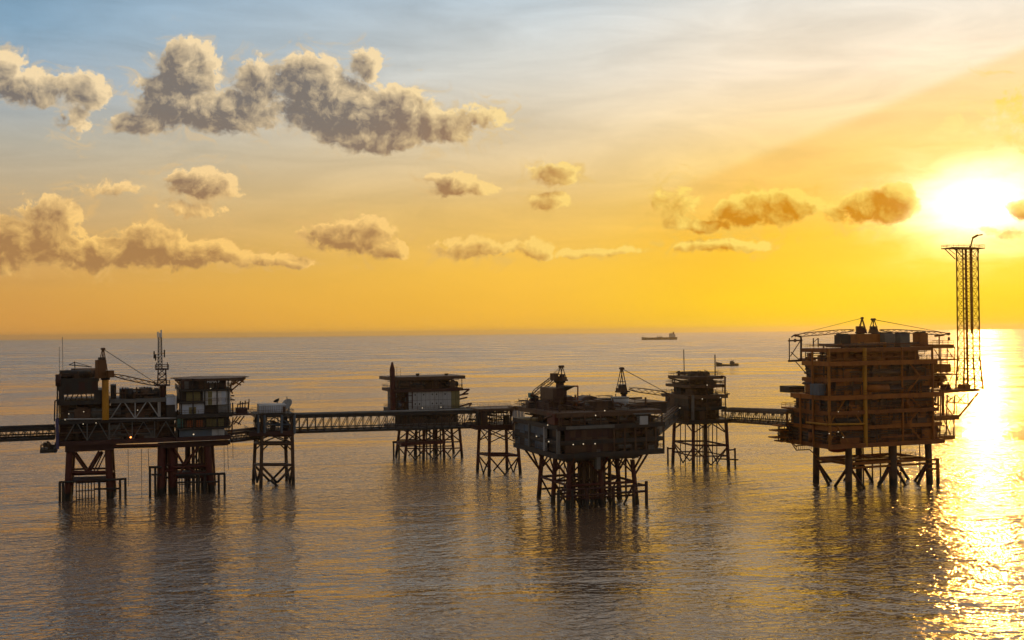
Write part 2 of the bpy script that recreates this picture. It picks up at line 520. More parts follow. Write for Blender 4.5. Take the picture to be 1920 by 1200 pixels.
class Frame:
    """A platform's own axes: x along its front, y to the back, z up from the sea."""
    def __init__(s, px, depth, yaw=YAW):
        d = ray(px, 600)
        s.o = Vector((d.x * depth / d.y, depth, 0))
        s.yaw = yaw
        s.ex = Vector((math.cos(yaw), math.sin(yaw), 0))
        s.ey = Vector((-math.sin(yaw), math.cos(yaw), 0))
        s.M = Matrix.Translation(s.o) @ Matrix.Rotation(yaw, 4, 'Z')
    def W(s, x, y, z):
        return s.o + s.ex * x + s.ey * y + Vector((0, 0, z))
    def at(s, px, py, yo=0.0):
        d = ray(px, py)
        k = (s.o + s.ey * yo - CAM_P).dot(s.ey) / d.dot(s.ey)
        h = CAM_P + d * k
        return ((h - s.o).dot(s.ex), h.z)
    def P(s, px, py, yo=0.0):
        x, z = s.at(px, py, yo)
        return s.W(x, yo, z)
    def x(s, px, py, yo=0.0):
        return s.at(px, py, yo)[0]
    def z(s, px, py, yo=0.0):
        return s.at(px, py, yo)[1]
    def box(s, name, x0, x1, y0, y1, z0, z1, mat, parent):
        M = s.M @ Matrix.Translation(((x0 + x1) / 2, (y0 + y1) / 2, (z0 + z1) / 2)) @ Matrix.Diagonal((abs(x1 - x0), abs(y1 - y0), abs(z1 - z0), 1))
        return link(bpy.data.objects.new(name, unit('box', mat)), parent, M)
    def pbox(s, name, p0, q0, p1, q1, yo, dep, mat, parent):
        """box whose front lies on the plane y = yo; p0,q0 top left, p1,q1 bottom right"""
        x0, x1 = s.x(p0, (q0 + q1) / 2, yo), s.x(p1, (q0 + q1) / 2, yo)
        z1, z0 = s.z((p0 + p1) / 2, q0, yo), s.z((p0 + p1) / 2, q1, yo)
        return s.box(name, x0, x1, yo, yo + dep, z0, z1, mat, parent)
    def span(s, p0, q0, p1, q1, yo):
        return (s.x(p0, (q0 + q1) / 2, yo), s.x(p1, (q0 + q1) / 2, yo), s.z((p0 + p1) / 2, q1, yo), s.z((p0 + p1) / 2, q0, yo))
    def mesh(s, name, vs, fs, mat, parent, smooth=None):
        return link(bpy.data.objects.new(name, mesh(name, vs, fs, mat, smooth)), parent, s.M.copy())

class MB:
    """many small pieces joined into one part, in a frame's own axes"""
    def __init__(s):
        s.v, s.f = [], []
    def add(s, vs, fs, M=None):
        k = len(s.v)
        s.v += [tuple(M @ Vector(p)) for p in vs] if M else list(vs)
        s.f += [tuple(i + k for i in f) for f in fs]
    def bar(s, a, b, r, seg=5):
        vs, fs = cyl_data(seg)
        s.add(vs, fs, axis_matrix(a, b, r, r))
    def box(s, x0, x1, y0, y1, z0, z1):
        s.add(BOXV, BOXF, Matrix.Translation(((x0 + x1) / 2, (y0 + y1) / 2, (z0 + z1) / 2)) @ Matrix.Diagonal((x1 - x0, y1 - y0, z1 - z0, 1)))
    def build(s, fr, name, mat, parent, stuff=False):
        o = fr.mesh(name, s.v, s.f, mat, parent)
        if stuff:
            o['kind'] = 'stuff'
        return o

def railing(fr, parent, x0, x1, y0, y1, z, mat='brown_steel', sides='fblr', h=1.15):
    m = MB()
    segs = []
    if 'f' in sides: segs.append(((x0, y0), (x1, y0)))
    if 'b' in sides: segs.append(((x0, y1), (x1, y1)))
    if 'l' in sides: segs.append(((x0, y0), (x0, y1)))
    if 'r' in sides: segs.append(((x1, y0), (x1, y1)))
    for (ax, ay), (bx_, by_) in segs:
        L = math.hypot(bx_ - ax, by_ - ay)
        n = max(2, int(L / 1.8))
        for i in range(n + 1):
            t = i / n
            m.bar((ax + (bx_ - ax) * t, ay + (by_ - ay) * t, z), (ax + (bx_ - ax) * t, ay + (by_ - ay) * t, z + h), .045, 4)
        for hh in (h, h * .55):
            m.bar((ax, ay, z + hh), (bx_, by_, z + hh), .045, 4)
    return m.build(fr, 'railing', mat, parent)

def deck(fr, parent, x0, x1, y0, y1, ztop, th=.7, mat='dark_steel', rail='fblr', railmat='brown_steel', girders=True):
    """plate girder deck: plating, edge girders and a railing"""
    d = fr.box('deck', x0, x1, y0, y1, ztop - th * .45, ztop, mat, parent)
    if girders:
        e = .28
        for (a, b, c, dd) in ((x0, x1, y0 - .02, y0 + e), (x0, x1, y1 - e, y1 + .02)):
            fr.box('edge_girder', a + .01, b - .01, c, dd, ztop - th - .35, ztop - th * .45 - .003, mat, d)
        for (a, b) in ((x0 - .02, x0 + e), (x1 - e, x1 + .02)):
            fr.box('edge_girder', a, b, y0 + e + .01, y1 - e - .01, ztop - th - .35, ztop - th * .45 - .003, mat, d)
    if rail:
        railing(fr, d, x0 + .1, x1 - .1, y0 + .1, y1 - .1, ztop, railmat, rail)
    return d

def capsule(L, r, seg=12, rings=3):
    """horizontal pressure vessel along x, with domed ends, centred"""
    prof = []
    for i in range(rings + 1):
        a = math.pi / 2 * i / rings
        prof.append((-L / 2 + r * .5 * (1 - math.sin(a)) , r * math.sin(a)))
    prof += [(-x, rr) for x, rr in reversed(prof)]
    vs, fs = [], []
    for x, rr in prof:
        rr = max(rr, .02)
        vs += [(x, rr * math.cos(2 * math.pi * i / seg), rr * math.sin(2 * math.pi * i / seg)) for i in range(seg)]
    for k in range(len(prof) - 1):
        for i in range(seg):
            j = (i + 1) % seg
            fs.append((k * seg + i, k * seg + j, (k + 1) * seg + j, (k + 1) * seg + i))
    fs.append(tuple(range(seg)))
    fs.append(tuple(reversed(range((len(prof) - 1) * seg, len(prof) * seg))))
    return vs, fs

def vessel(fr, parent, c, L, r, mat, axis='x', name='pressure_vessel'):
    vs, fs = capsule(L, r)
    R = {'x': ID, 'y': Matrix.Rotation(math.pi / 2, 4, 'Z'), 'z': Matrix.Rotation(math.pi / 2, 4, 'Y')}[axis]
    o = bpy.data.objects.new(name, mesh(name, vs, fs, mat, 'all'))
    return link(o, parent, fr.M @ Matrix.Translation(c) @ R)

def fill(fr, parent, x0, x1, y0, y1, z0, z1, seed, boxes=6, vessels=2, pipes=26, mats=('dark_steel', 'brown_steel', 'grey_paint'), pmat='brown_steel', rmax=1.0):
    """process equipment of one deck level"""
    rng = random.Random(seed)
    H, Wd, D = z1 - z0, x1 - x0, y1 - y0
    for _ in range(boxes):
        w_, d_, h_ = rng.uniform(.08, .2) * Wd, rng.uniform(.15, .4) * D, rng.uniform(.35, .85) * H
        cx, cy_ = rng.uniform(x0 + w_ / 2, x1 - w_ / 2), rng.uniform(y0 + d_ / 2, y1 - d_ / 2)
        b = fr.box('equipment_skid', cx - w_ / 2, cx + w_ / 2, cy_ - d_ / 2, cy_ + d_ / 2, z0, z0 + h_, rng.choice(mats), parent)
        if rng.random() < .5:
            t = rng.uniform(.2, .4)
            fr.box('hatch', cx - w_ * t, cx + w_ * t, cy_ - d_ * t, cy_ + d_ * t, z0 + h_ + .01, z0 + h_ + .35, rng.choice(mats), b)
    for _ in range(vessels):
        r = min(rng.uniform(.18, .32) * H, rmax * 1.4)
        if rng.random() < .6:
            L = rng.uniform(.2, .38) * Wd
            vessel(fr, parent, (rng.uniform(x0 + L / 2, x1 - L / 2), rng.uniform(y0 + r, y1 - r), z0 + r + .5), L, r, rng.choice(mats), 'x')
        else:
            L = H * rng.uniform(.7, .98)
            vessel(fr, parent, (rng.uniform(x0 + r, x1 - r), rng.uniform(y0 + r, y1 - r), z0 + L / 2), L, min(r, 1.3), rng.choice(mats), 'z')
    m = MB()
    for _ in range(pipes):
        r = rng.choice((.07, .1, .14, .2, .26))
        y = rng.uniform(y0, y1); x = rng.uniform(x0, x1); z = rng.uniform(z0 + .3, z1 - .2)
        k = rng.random()
        if k < .5:
            L = rng.uniform(.15, .6) * Wd
            xa, xb = max(x0, x - L / 2), min(x1, x + L / 2)
            m.bar((xa, y, z), (xb, y, z), r)
            e = rng.choice((xa, xb)); up = rng.choice((z0, z1))
            m.bar((e, y, z), (e, y, up), r)
        elif k < .72:
            m.bar((x, y, z0), (x, y, z1), r)
            m.box(x - r * 2, x + r * 2, y - r * 2, y + r * 2, z - .25, z + .25)
        else:
            m.bar((x, y0, z), (x, y1, z), r)
    if m.v:
        m.build(fr, 'pipework', pmat, parent, True)

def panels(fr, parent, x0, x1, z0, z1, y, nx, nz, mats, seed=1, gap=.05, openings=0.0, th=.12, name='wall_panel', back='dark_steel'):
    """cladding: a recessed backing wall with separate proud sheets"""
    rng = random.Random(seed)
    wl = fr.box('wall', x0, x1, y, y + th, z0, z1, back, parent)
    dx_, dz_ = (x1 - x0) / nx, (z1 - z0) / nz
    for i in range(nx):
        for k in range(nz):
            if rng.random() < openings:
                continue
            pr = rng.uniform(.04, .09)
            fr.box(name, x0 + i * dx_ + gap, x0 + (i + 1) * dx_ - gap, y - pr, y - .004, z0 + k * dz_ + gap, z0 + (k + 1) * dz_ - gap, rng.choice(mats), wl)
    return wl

def side_panels(fr, parent, y0, y1, z0, z1, x, ny, nz, mats, seed=1, gap=.05, openings=0.0, th=.12):
    rng = random.Random(seed)
    wl = fr.box('wall', x, x + th, y0, y1, z0, z1, 'dark_steel', parent)
    dy_, dz_ = (y1 - y0) / ny, (z1 - z0) / nz
    for i in range(ny):
        for k in range(nz):
            if rng.random() < openings:
                continue
            pr = rng.uniform(.04, .09)
            fr.box('wall_panel', x - pr, x - .004, y0 + i * dy_ + gap, y0 + (i + 1) * dy_ - gap, z0 + k * dz_ + gap, z0 + (k + 1) * dz_ - gap, rng.choice(mats), wl)
    return wl

def lamps(fr, parent, pts, yo, r=.2, mat='lamp_white'):
    for px, py in pts:
        c = fr.P(px, py, yo)
        o = bar('lamp_bracket', c + fr.ey * .9, c + fr.ey * .1, .06, 'dark_steel', parent)
        bar('lamp', c, c + fr.ey * .12, r * .62, mat, o)

def lattice(fr, parent, x, y, z0, z1, w0, w1, bays, mat, rl=.13, rb=.07, d0=None, d1=None, xb=True):
    """square lattice tower, each leg and each brace its own part"""
    d0 = d0 or w0; d1 = d1 or w1
    def c(k, z):
        t = (z - z0) / (z1 - z0)
        a, b = (w0 + (w1 - w0) * t) / 2, (d0 + (d1 - d0) * t) / 2
        sx, sy = ((-1, -1), (1, -1), (1, 1), (-1, 1))[k % 4]
        return fr.W(x + sx * a, y + sy * b, z)
    for k in range(4):
        bar('leg', c(k, z0), c(k, z1), rl, mat, parent, 6)
    for i in range(bays):
        za, zb = z0 + (z1 - z0) * i / bays, z0 + (z1 - z0) * (i + 1) / bays
        for k in range(4):
            if xb or (i + k) % 2 == 0:
                bar('brace', c(k, za), c(k + 1, zb), rb, mat, parent, 5)
            if xb or (i + k) % 2:
                bar('brace', c(k + 1, za), c(k, zb), rb, mat, parent, 5)
            bar('brace', c(k, zb), c(k + 1, zb), rb, mat, parent, 5)

def truss_bridge(name, label, a, b, width, height, bays, mat, pipemat, group, rc=.22, rb=.13, zig=False, top_deck=True):
    """footbridge between platforms; a and b are world points at the middle of its floor"""
    a, b = Vector(a), Vector(b)
    d = (b - a); L = d.length
    ex = d / L
    ey = Vector((-ex.y, ex.x, 0)).normalized()
    up = Vector((0, 0, 1))
    t = thing(name, label, 'footbridge', a, group)
    for s in (-1, 1):
        o = ey * s * width / 2
        beam('bottom_chord', a + o, b + o, rc * 2.2, rc * 2.6, mat, t)
        beam('top_chord', a + o + up * height, b + o + up * height, rc * 2.0, rc * 2.2, mat, t)
        for i in range(bays + 1):
            p_ = a + d * (i / bays) + o
            bar('post', p_, p_ + up * height, rb, mat, t, 6)
        for i in range(bays):
            p_, q_ = a + d * (i / bays) + o, a + d * ((i + 1) / bays) + o
            if zig and i % 2:
                bar('diagonal', p_ + up * height, q_, rb, mat, t, 6)
            else:
                bar('diagonal', p_, q_ + up * height, rb, mat, t, 6)
    fl = beam('floor', a + up * .18, b + up * .18, width * .86, .16, 'dark_steel', t)
    if top_deck:
        beam('top_deck', a + up * (height + .42), b + up * (height + .42), width * 1.05, .3, mat, t)
    rng = random.Random(len(label))
    for k in range(4):
        o = ey * (width * (-.4 + .27 * k)) + up * (height + .85 + .12 * (k % 2))
        bar('pipe', a + o, b + o, rng.uniform(.12, .28), pipemat, t)
    for k in range(2):
        o = ey * (width * (.38 if k else -.38)) + up * (.75 + .5 * k)
        bar('pipe', a + o, b + o, .16, pipemat, t)
    for s in (-1, 1):
        o = ey * s * width * .42
        for h in (.75, 1.25):
            bar('handrail', a + o + up * h, b + o + up * h, .05, 'brown_steel', t, 5)
    return t

def crane(name, label, base, ped_h, ped_r, tip, mast_h, pmat, bmat, group='pedestal cranes on the platforms', cab_side=1, boom_w=1.3, hook=None, hs=1.3, hw=2.0, fore=1.3, aft=1.8):
    """pedestal crane; base and tip are world points, tip the end of the boom"""
    base, tip = Vector(base), Vector(tip)
    up = Vector((0, 0, 1))
    t = thing(name, label, 'crane', base, group)
    top = base + up * ped_h
    bar('pedestal', base, top, ped_r, pmat, t, 14)
    bar('slew_ring', top, top + up * .5, ped_r * 1.35, 'dark_steel', t, 14)
    f = Vector((tip.x - base.x, tip.y - base.y, 0)).normalized()
    s = Vector((-f.y, f.x, 0))
    q = top + up * .5
    beam('slew_platform', q + up * .2 - f * aft, q + up * .2 + f * fore, hw + .5, .4, bmat, t)
    beam('machinery_house', q - f * (aft - .1) + up * (.4 + hs / 2), q - f * .1 + up * (.4 + hs / 2), hw, hs, bmat, t)
    beam('winch', q - f * (aft * .7) + up * (.75 + hs), q - f * .3 + up * (.75 + hs), hw * .6, .7, 'dark_steel', t)
    cs = (hw / 2 + .8) * cab_side
    cab = beam('cab', q + s * cs - f * .3 + up * 1.1, q + s * cs + f * 1.4 + up * 1.1, 1.4, 1.9, bmat, t)
    beam('window', q + s * cs + f * 1.41 + up * 1.35, q + s * cs + f * 1.46 + up * 1.35, 1.1, 1.1, 'dark_glass', cab)
    heel = q + f * 1.7 + up * .9
    head = q + up * mast_h - f * .6
    sp = max(.75, hw * .36)
    for k in (-1, 1):
        bar('mast_leg', q + s * k * sp + f * .5 + up * .4, head + s * k * .35, .14, bmat, t)
        bar('mast_leg', q + s * k * sp - f * (aft - .2) + up * .4, head + s * k * .35, .12, bmat, t)
        bar('mast_brace', q + s * k * sp * .9 + f * .2 + up * mast_h * .45, q + s * k * sp * .9 - f * 1.1 + up * mast_h * .45, .1, bmat, t)
    bar('mast_head', head - s * .8, head + s * .8, .35, bmat, t)
    bar('mast_tie', q + s * sp + up * mast_h * .3, q - s * sp + up * mast_h * .3, .12, bmat, t)
    # lattice boom
    d = tip - heel; L = d.length; ex = d / L
    uz = s.cross(ex)
    if uz.z < 0: uz = -uz
    m = MB()
    n = max(6, int(L / 2.0))
    def bp(i, a, b):
        u = i / n
        k = boom_w * min(1.0, .35 + 3 * u, .35 + 4 * (1 - u)) / 2
        return heel + d * u + s * a * k + uz * b * k
    cr = [(-1, -1), (1, -1), (1, 1), (-1, 1)]
    for i in range(n):
        for k in range(4):
            m.bar(bp(i, *cr[k]), bp(i + 1, *cr[k]), .11, 5)
            m.bar(bp(i, *cr[k]), bp(i + 1, *cr[(k + 1) % 4]), .06, 4)
    FW = Frame(960, 300, 0.0); FW.M = ID.copy()
    m.build(FW, 'boom', bmat, t)
    for k in (-1, 1):
        bar('pendant_line', head + s * k * .3, bp(n, k * .5, 1), .05, 'dark_steel', t, 5)
    bar('boom_head', tip - s * .5, tip + s * .5, .4, bmat, t)
    hl = hook if hook else 3.0
    hk = tip + ex * .2 - up * hl
    bar('hoist_rope', tip + ex * .2, hk, .04, 'dark_steel', t, 5)
    hb = beam('hook_block', hk, hk - up * .9, .5, .5, pmat, t)
    return t

def ladder_landing(fr, parent, x0, x1, y, z0, z1, n, mat):
    for i in range(n):
        x = x0 + (x1 - x0) * i / (n - 1)
        bar('fender_bar', fr.W(x, y, z0), fr.W(x, y, z1), .16, mat, parent, 6)
    for z in (z0 + (z1 - z0) * .35, z0 + (z1 - z0) * .68, z1):
        bar('fender_rail', fr.W(x0, y, z), fr.W(x1, y, z), .15, mat, parent, 6)

# ================================================================ platforms
def pxbar(fr, name, p, q, yo, r, mat, parent, yo2=None, seg=8):
    return bar(name, fr.P(p[0], p[1], yo), fr.P(q[0], q[1], yo if yo2 is None else yo2), r, mat, parent, seg)
def leg(fr, parent, p, q, yo, r, mat, name='leg', yo2=None):
    a, b = fr.P(p[0], p[1], yo), fr.P(q[0], q[1], yo if yo2 is None else yo2)
    d = (b - a)
    b = b + d * ((-5 - b.z) / d.z)
    return bar(name, a, b, r, mat, parent, 14)

def wb(fr, parent, p0, p1, q0, q1, yo, n, mat, r=.14, name='brace'):
    """row of W bracing between two heights on a front"""
    for i in range(n):
        a, b = p0 + (p1 - p0) * i / n, p0 + (p1 - p0) * (i + 1) / n
        m_ = (a + b) / 2
        pxbar(fr, name, (a, q1), (m_, q0), yo, r, mat, parent, seg=6)
        pxbar(fr, name, (m_, q0), (b, q1), yo, r, mat, parent, seg=6)
        pxbar(fr, 'post', (b, q0), (b, q1), yo, r * 1.15, mat, parent, seg=6)

# ---------------------------------------------------------------- western platform on two jackets
def western_platform():
    fr = Frame(125, 303)
    T = thing('offshore_platform', 'wide production platform with a helideck, standing on two dark red jackets', 'platform', fr.W(18, 7, 0), 'platforms of the offshore field')
    R = 'red_paint'; DR = 'dark_red'; DS = 'dark_steel'
    # first jacket
    leg(fr, T, (131, 842), (126, 943), 0, .95, R)
    leg(fr, T, (203, 834), (207, 946), 0, 1.0, R)
    leg(fr, T, (136, 840), (131, 930), 14, .9, R)
    leg(fr, T, (207, 832), (213, 932), 14, .95, R)
    for yo, o in ((0, 0), (14, 5)):
        pxbar(fr, 'brace', (137 + o, 848), (163 + o, 885), yo, .32, R, T)
        pxbar(fr, 'brace', (186 + o, 846), (163 + o, 885), yo, .32, R, T)
        pxbar(fr, 'brace', (128 + o, 886), (206 + o, 885), yo, .42, R, T)
        pxbar(fr, 'brace', (128 + o, 903), (206 + o, 902), yo, .36, R, T)
    for k in range(3):
        pxbar(fr, 'riser', (168 + k * 6, 888), (187 + k * 6, 848), 4 + 3 * k, .18, R, T)
    pxbar(fr, 'brace', (128, 886), (134, 884), 0, .36, R, T, 14)
    pxbar(fr, 'brace', (207, 886), (212, 884), 0, .36, R, T, 14)
    for a, b in (((129, 886), (212, 884)), ((207, 886), (134, 884))):
        pxbar(fr, 'brace', a, b, 0, .3, R, T, 14)
    # boat landings of the first jacket
    x0, x1, z0, z1 = fr.span(143, 905, 177, 944, -2)
    ladder_landing(fr, T, x0, x1, -2, -2, z1, 7, DS)
    for px, q in ((112, 904), (118, 905)):
        a = fr.P(px, q, -2); bar('fender_post', a, Vector((a.x, a.y, -4)), .34, DS, T)
    pxbar(fr, 'landing_beam', (111, 904), (143, 903), -2, .3, DS, T)
    pxbar(fr, 'landing_beam', (177, 901), (236, 898), -2, .3, DS, T)
    pxbar(fr, 'landing_beam', (177, 917), (226, 916), -2, .26, DS, T)
    for px, q in ((225, 899), (235, 896), (186, 900)):
        a = fr.P(px, q, -2); bar('fender_post', a, Vector((a.x, a.y, -4)), .33, DS, T)
    # second jacket
    for p, q, yo, r in (((303, 836), (301, 940), 0, 1.1), ((322, 836), (325, 944), 2, 1.35), ((388, 834), (398, 930), 0, 1.0),
                        ((308, 834), (304, 925), 15, .95), ((396, 834), (401, 922), 15, .8), ((352, 834), (352, 930), 15, .8)):
        leg(fr, T, p, q, yo, r, R)
    for yo in (0, 15):
        for a, b in (((326, 840), (345, 872)), ((345, 872), (372, 838)), ((325, 876), (396, 873)), ((325, 889), (398, 886)), ((300, 884), (325, 882)), ((345, 876), (325, 905)), ((350, 876), (396, 905))):
            pxbar(fr, 'brace', a, b, yo, .34, R, T)
    for k in range(5):
        pxbar(fr, 'conductor', (368 + 5 * k, 836), (369 + 5.4 * k, 935), 5 + 1.6 * k, .26, DR, T)
        pxbar(fr, 'riser', (340 + k * 8, 880), (356 + k * 8, 842), 6 + k, .2, DR, T)
    x0, x1, z0, z1 = fr.span(336, 893, 362, 922, -2)
    ladder_landing(fr, T, x0, x1, -2, -2, z1, 6, DS)
    for px, q in ((281, 876), (291, 877), (410, 889), (421, 888), (372, 890), (384, 890)):
        a = fr.P(px, q, -2); bar('fender_post', a, Vector((a.x, a.y, -4)), .33, DS, T)
    pxbar(fr, 'landing_beam', (279, 876), (303, 876), -2, .34, DS, T)
    pxbar(fr, 'landing_beam', (284, 890), (303, 890), -2, .26, DS, T)
    pxbar(fr, 'landing_beam', (330, 891), (422, 888), -2, .34, DS, T)
    pxbar(fr, 'landing_beam', (330, 905), (411, 903), -2, .26, DS, T)
    # crowded lower bays: extra piles, cross beams and landing plates
    for px, yo, r in ((311, 5, .5), (331, 8, .4), (362, 3, .45), (378, 6, .5), (384, 10, .5), (391, 6, .4)):
        leg(fr, T, (px, 838), (px + (px - 345) * .06, 930), yo, r, 'dark_red', 'pile')
    for q, yo in ((872, 1), (879, 4), (884, 8), (896, 2)):
        pxbar(fr, 'brace', (299, q), (399, q - 2), yo, .3, 'dark_red', T)
    for q, yo in ((890, 5), (896, 9), (880, 12)):
        pxbar(fr, 'brace', (128, q), (210, q - 2), yo, .28, R, T)
    fr.pbox('landing', 332, 886, 398, 889, 1, 6, 'dark_red', T)
    fr.pbox('landing', 136, 899, 204, 902, -1, 7, 'dark_red', T)
    # cellar deck and its dark red girders
    for a, b in ((122, 214), (296, 428)):
        fr.pbox('girder', a, 828, b, 846 if a < 200 else 838, -1.6, 1.2, DR, T)
        fr.pbox('girder', a + 4, 828, b + 4, 842 if a < 200 else 836, 14.5, 1.2, DR, T)
    xa, xb = fr.x(104, 826, -3), fr.x(433, 822, -3)
    zc = fr.z(150, 827, -3)
    deck(fr, T, xa, xb, -3, 19, zc, .9, DR, 'fblr')
    pxbar(fr, 'pipe', (212, 836), (300, 834), -2, .36, R, T)
    pxbar(fr, 'pipe', (212, 839), (300, 837), 1, .3, DS, T)
    # main deck
    zm = fr.z(150, 787, -3)
    x334 = fr.x(332, 787, -3)
    deck(fr, T, xa + .3, x334, -3, 19, zm, .8, DS, '')
    # upper deck over the west half, roof over the corner
    zu = fr.z(150, 751, -3)
    x206 = fr.x(206, 751, -3)
    deck(fr, T, xa + .6, x206, -3, 18, zu, .8, DS, 'fb')
    zu2 = fr.z(250, 748, -3)
    deck(fr, T, x206 + .06, x334, -3, 17, zu2, .7, 'grey_paint', '')
    # level between cellar and main deck: light W bracing over dark equipment
    wb(fr, T, 122, 205, 790, 826, -2.8, 2, 'grey_paint', .17)
    wb(fr, T, 206, 332, 790, 826, -2.8, 3, 'grey_paint', .15)
    pxbar(fr, 'rail_pipe', (120, 786), (330, 784), -3.2, .18, 'light_grey', T)
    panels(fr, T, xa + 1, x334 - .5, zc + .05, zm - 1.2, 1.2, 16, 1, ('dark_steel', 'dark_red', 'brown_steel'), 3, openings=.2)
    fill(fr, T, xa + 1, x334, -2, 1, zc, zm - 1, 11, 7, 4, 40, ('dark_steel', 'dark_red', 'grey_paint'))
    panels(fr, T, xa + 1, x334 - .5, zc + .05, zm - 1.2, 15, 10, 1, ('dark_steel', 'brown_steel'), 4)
    # main deck to upper deck
    wb(fr, T, 207, 300, 750, 785, -2.8, 2, 'light_grey', .17)
    pxbar(fr, 'post', (297, 750), (297, 785), -2.8, .2, 'light_grey', T)
    panels(fr, T, xa + 1.2, x206, zm + .05, zu - 1.2, .3, 6, 2, ('dark_steel', 'dark_steel', 'brown_steel'), 5)
    panels(fr, T, x206 + .1, x334 - 1.0, zm + .05, zu2 - 1.1, 1.5, 9, 2, ('dark_steel', 'dark_red', 'brown_steel'), 6, openings=.1)
    side_panels(fr, T, .5, 17, zm + .05, zu - 1.2, xa + .7, 5, 2, ('dark_steel', 'brown_steel'), 7)
    fill(fr, T, xa + 1, x334, -2.4, .2, zm, zu - 1, 12, 8, 4, 46, ('dark_steel', 'brown_steel', 'grey_paint'))
    # corner block with the open bay
    zr0, zr1 = fr.z(150, 732, -3), fr.z(150, 712, -3)
    x112, x184, x120, x176 = fr.x(110, 720, -3), fr.x(184, 720, -3), fr.x(120, 740, -3), fr.x(176, 740, -3)
    fr.box('wall', x112, x120, -3, -2.4, zu, zr0, DS, T)
    fr.box('wall', x176, x206 - .4, -3, -2.4, zu, zr0, DS, T)
    for k in range(6):
        a, b = 122 + k * 10, 128 + k * 9
        pxbar(fr, 'brace', (a + 8 - (k > 2) * 10, 734), (b - 6 + (k > 2) * 6, 751), -1 + 2.2 * k, .15, DS, T)
    panels(fr, T, x112, x184, zr0, zr1, -3, 6, 1, ('dark_steel', 'dark_red', 'dark_steel'), 8)
    side_panels(fr, T, -2.8, 11, zr0, zr1, x112 - .15, 4, 2, ('dark_steel', 'dark_red'), 9)
    deck(fr, T, x112, x184 + 1, -2.8, 12, zr0, .7, DS, '')
    deck(fr, T, x112 - .2, x184 + .2, -3.1, 12, zr1 + .4, .6, DS, 'fblr')
    fill(fr, T, x112 + .6, x184 - 1.6, -2.4, 10, zr1 + .4, fr.z(150, 697, -3), 13, 11, 5, 40, ('dark_steel', 'brown_steel', 'dark_red'))
    vessel(fr, T, ((x112 + x184) / 2 - .8, -.6, zr1 + 1.5), 8, 1.15, 'dark_steel', 'x')
    vessel(fr, T, ((x112 + x184) / 2 + 1.2, 3, zr1 + 1.7), 6.5, 1.3, 'brown_steel', 'x')
    for px, q in ((126, 693), (140, 691), (158, 694), (168, 692)):
        pxbar(fr, 'vent_pipe', (px, q), (px, 706), 0, .22, DS, T)
    pxbar(fr, 'davit_arm', (129, 684), (172, 688), 6, .12, DS, T)
    pxbar(fr, 'davit_post', (140, 678), (141, 700), 6, .14, DS, T)
    pxbar(fr, 'davit_arm', (140, 679), (130, 684), 6, .09, DS, T)
    pxbar(fr, 'davit_arm', (140, 679), (168, 687), 6, .07, DS, T)
    # pipes and red tank at the west edge
    pxbar(fr, 'riser', (107, 785), (108, 842), -3.6, .42, 'purple_pipe', T)
    pxbar(fr, 'riser', (108, 702), (107, 785), -3.4, .2, DS, T)
    pxbar(fr, 'riser', (103, 752), (102, 790), -3.4, .18, DS, T)
    pxbar(fr, 'pipe', (103, 752), (112, 749), -3.4, .18, DS, T)
    c = fr.P(109, 713, -3.2)
    vessel(fr, T, fr.M.inverted() @ c, 3.2, .7, 'dark_red', 'z')
    # overhanging walkway low on the west side
    x75, x106, zb, zt = *fr.span(75, 838, 106, 848, -1)[:2], *fr.span(75, 838, 106, 848, -1)[2:]
    deck(fr, T, x75, x106, -1.5, 5, zb + .8, .6, DS, 'flb')
    fill(fr, T, x75 + .4, x106, -1, 4, zb + .8, zb + 2.8, 14, 3, 1, 8, ('dark_steel', 'grey_paint'))
    # equipment on the middle roof
    for p0, q0, p1, mt in ((207, 722, 218, 'dark_steel'), (224, 729, 242, 'blue_grey'), (243, 734, 262, 'dark_steel'), (262, 728, 286, 'dark_steel'), (286, 733, 299, 'brown_steel')):
        fr.pbox('equipment_house', p0, q0, p1, 747, 0, 9, mt, T)
    x0, x1 = fr.x(215, 740, -1), fr.x(300, 740, -1)
    fill(fr, T, x0, x1, -2.4, 0, zu2, zu2 + 3.2, 15, 5, 3, 26, ('dark_steel', 'brown_steel', 'blue_grey'))
    # ---- living quarters
    xq0, xq1 = fr.x(333, 790, -4), fr.x(433, 790, -4)
    def band(q0, q1, p0, p1, yo, dep, mat, name='wall'):
        return fr.pbox(name, p0, q0, p1, q1, yo, dep, mat, T)
    band(818, 826, 331, 430, -4.2, 22, DR, 'girder')
    lo = band(805, 818, 336, 421, -3.9, 20, 'blue_grey')
    x0, x1, z0, z1 = fr.span(336, 805, 421, 818, -3.9)
    for i in range(7):
        a = x0 + (x1 - x0) * i / 7
        fr.box('wall_panel', a + .06, a + (x1 - x0) / 7 - .06, -3.98, -3.905, z0 + .1, z1 - .1, 'blue_grey' if i < 5 else 'light_grey', lo)
    fr.pbox('deck', 331, 801.5, 433, 804.5, -5, 22, DS, T)
    band(784, 801.5, 333, 343, -4, 8, 'teal_paint')
    band(784, 801.5, 343, 430, -2.6, 19, 'dark_steel')
    x0, x1, z0, z1 = fr.span(346, 786, 385, 801, -3.4)
    for i in range(9):
        a = x0 + (x1 - x0) * i / 9
        fr.box('cladding_slat', a + .1, a + (x1 - x0) / 9 - .1, -3.4, -2.61, z0 + .05, z1 - .3, 'orange_slat' if i % 4 else 'brown_steel', T)
    x0, x1, z0, z1 = fr.span(387, 784, 420, 800, -3.3)
    for i in range(6):
        a = x0 + (x1 - x0) * i / 6
        fr.box('cladding_slat', a + .06, a + (x1 - x0) / 6 - .06, -3.2, -2.61, z0 + .1, z1 - .2, 'olive_panel', T)
    fr.pbox('deck', 331, 776, 436, 783, -5, 23, DS, T)
    wall1 = band(757, 776, 338.5, 383, -4, 8, 'blue_white')
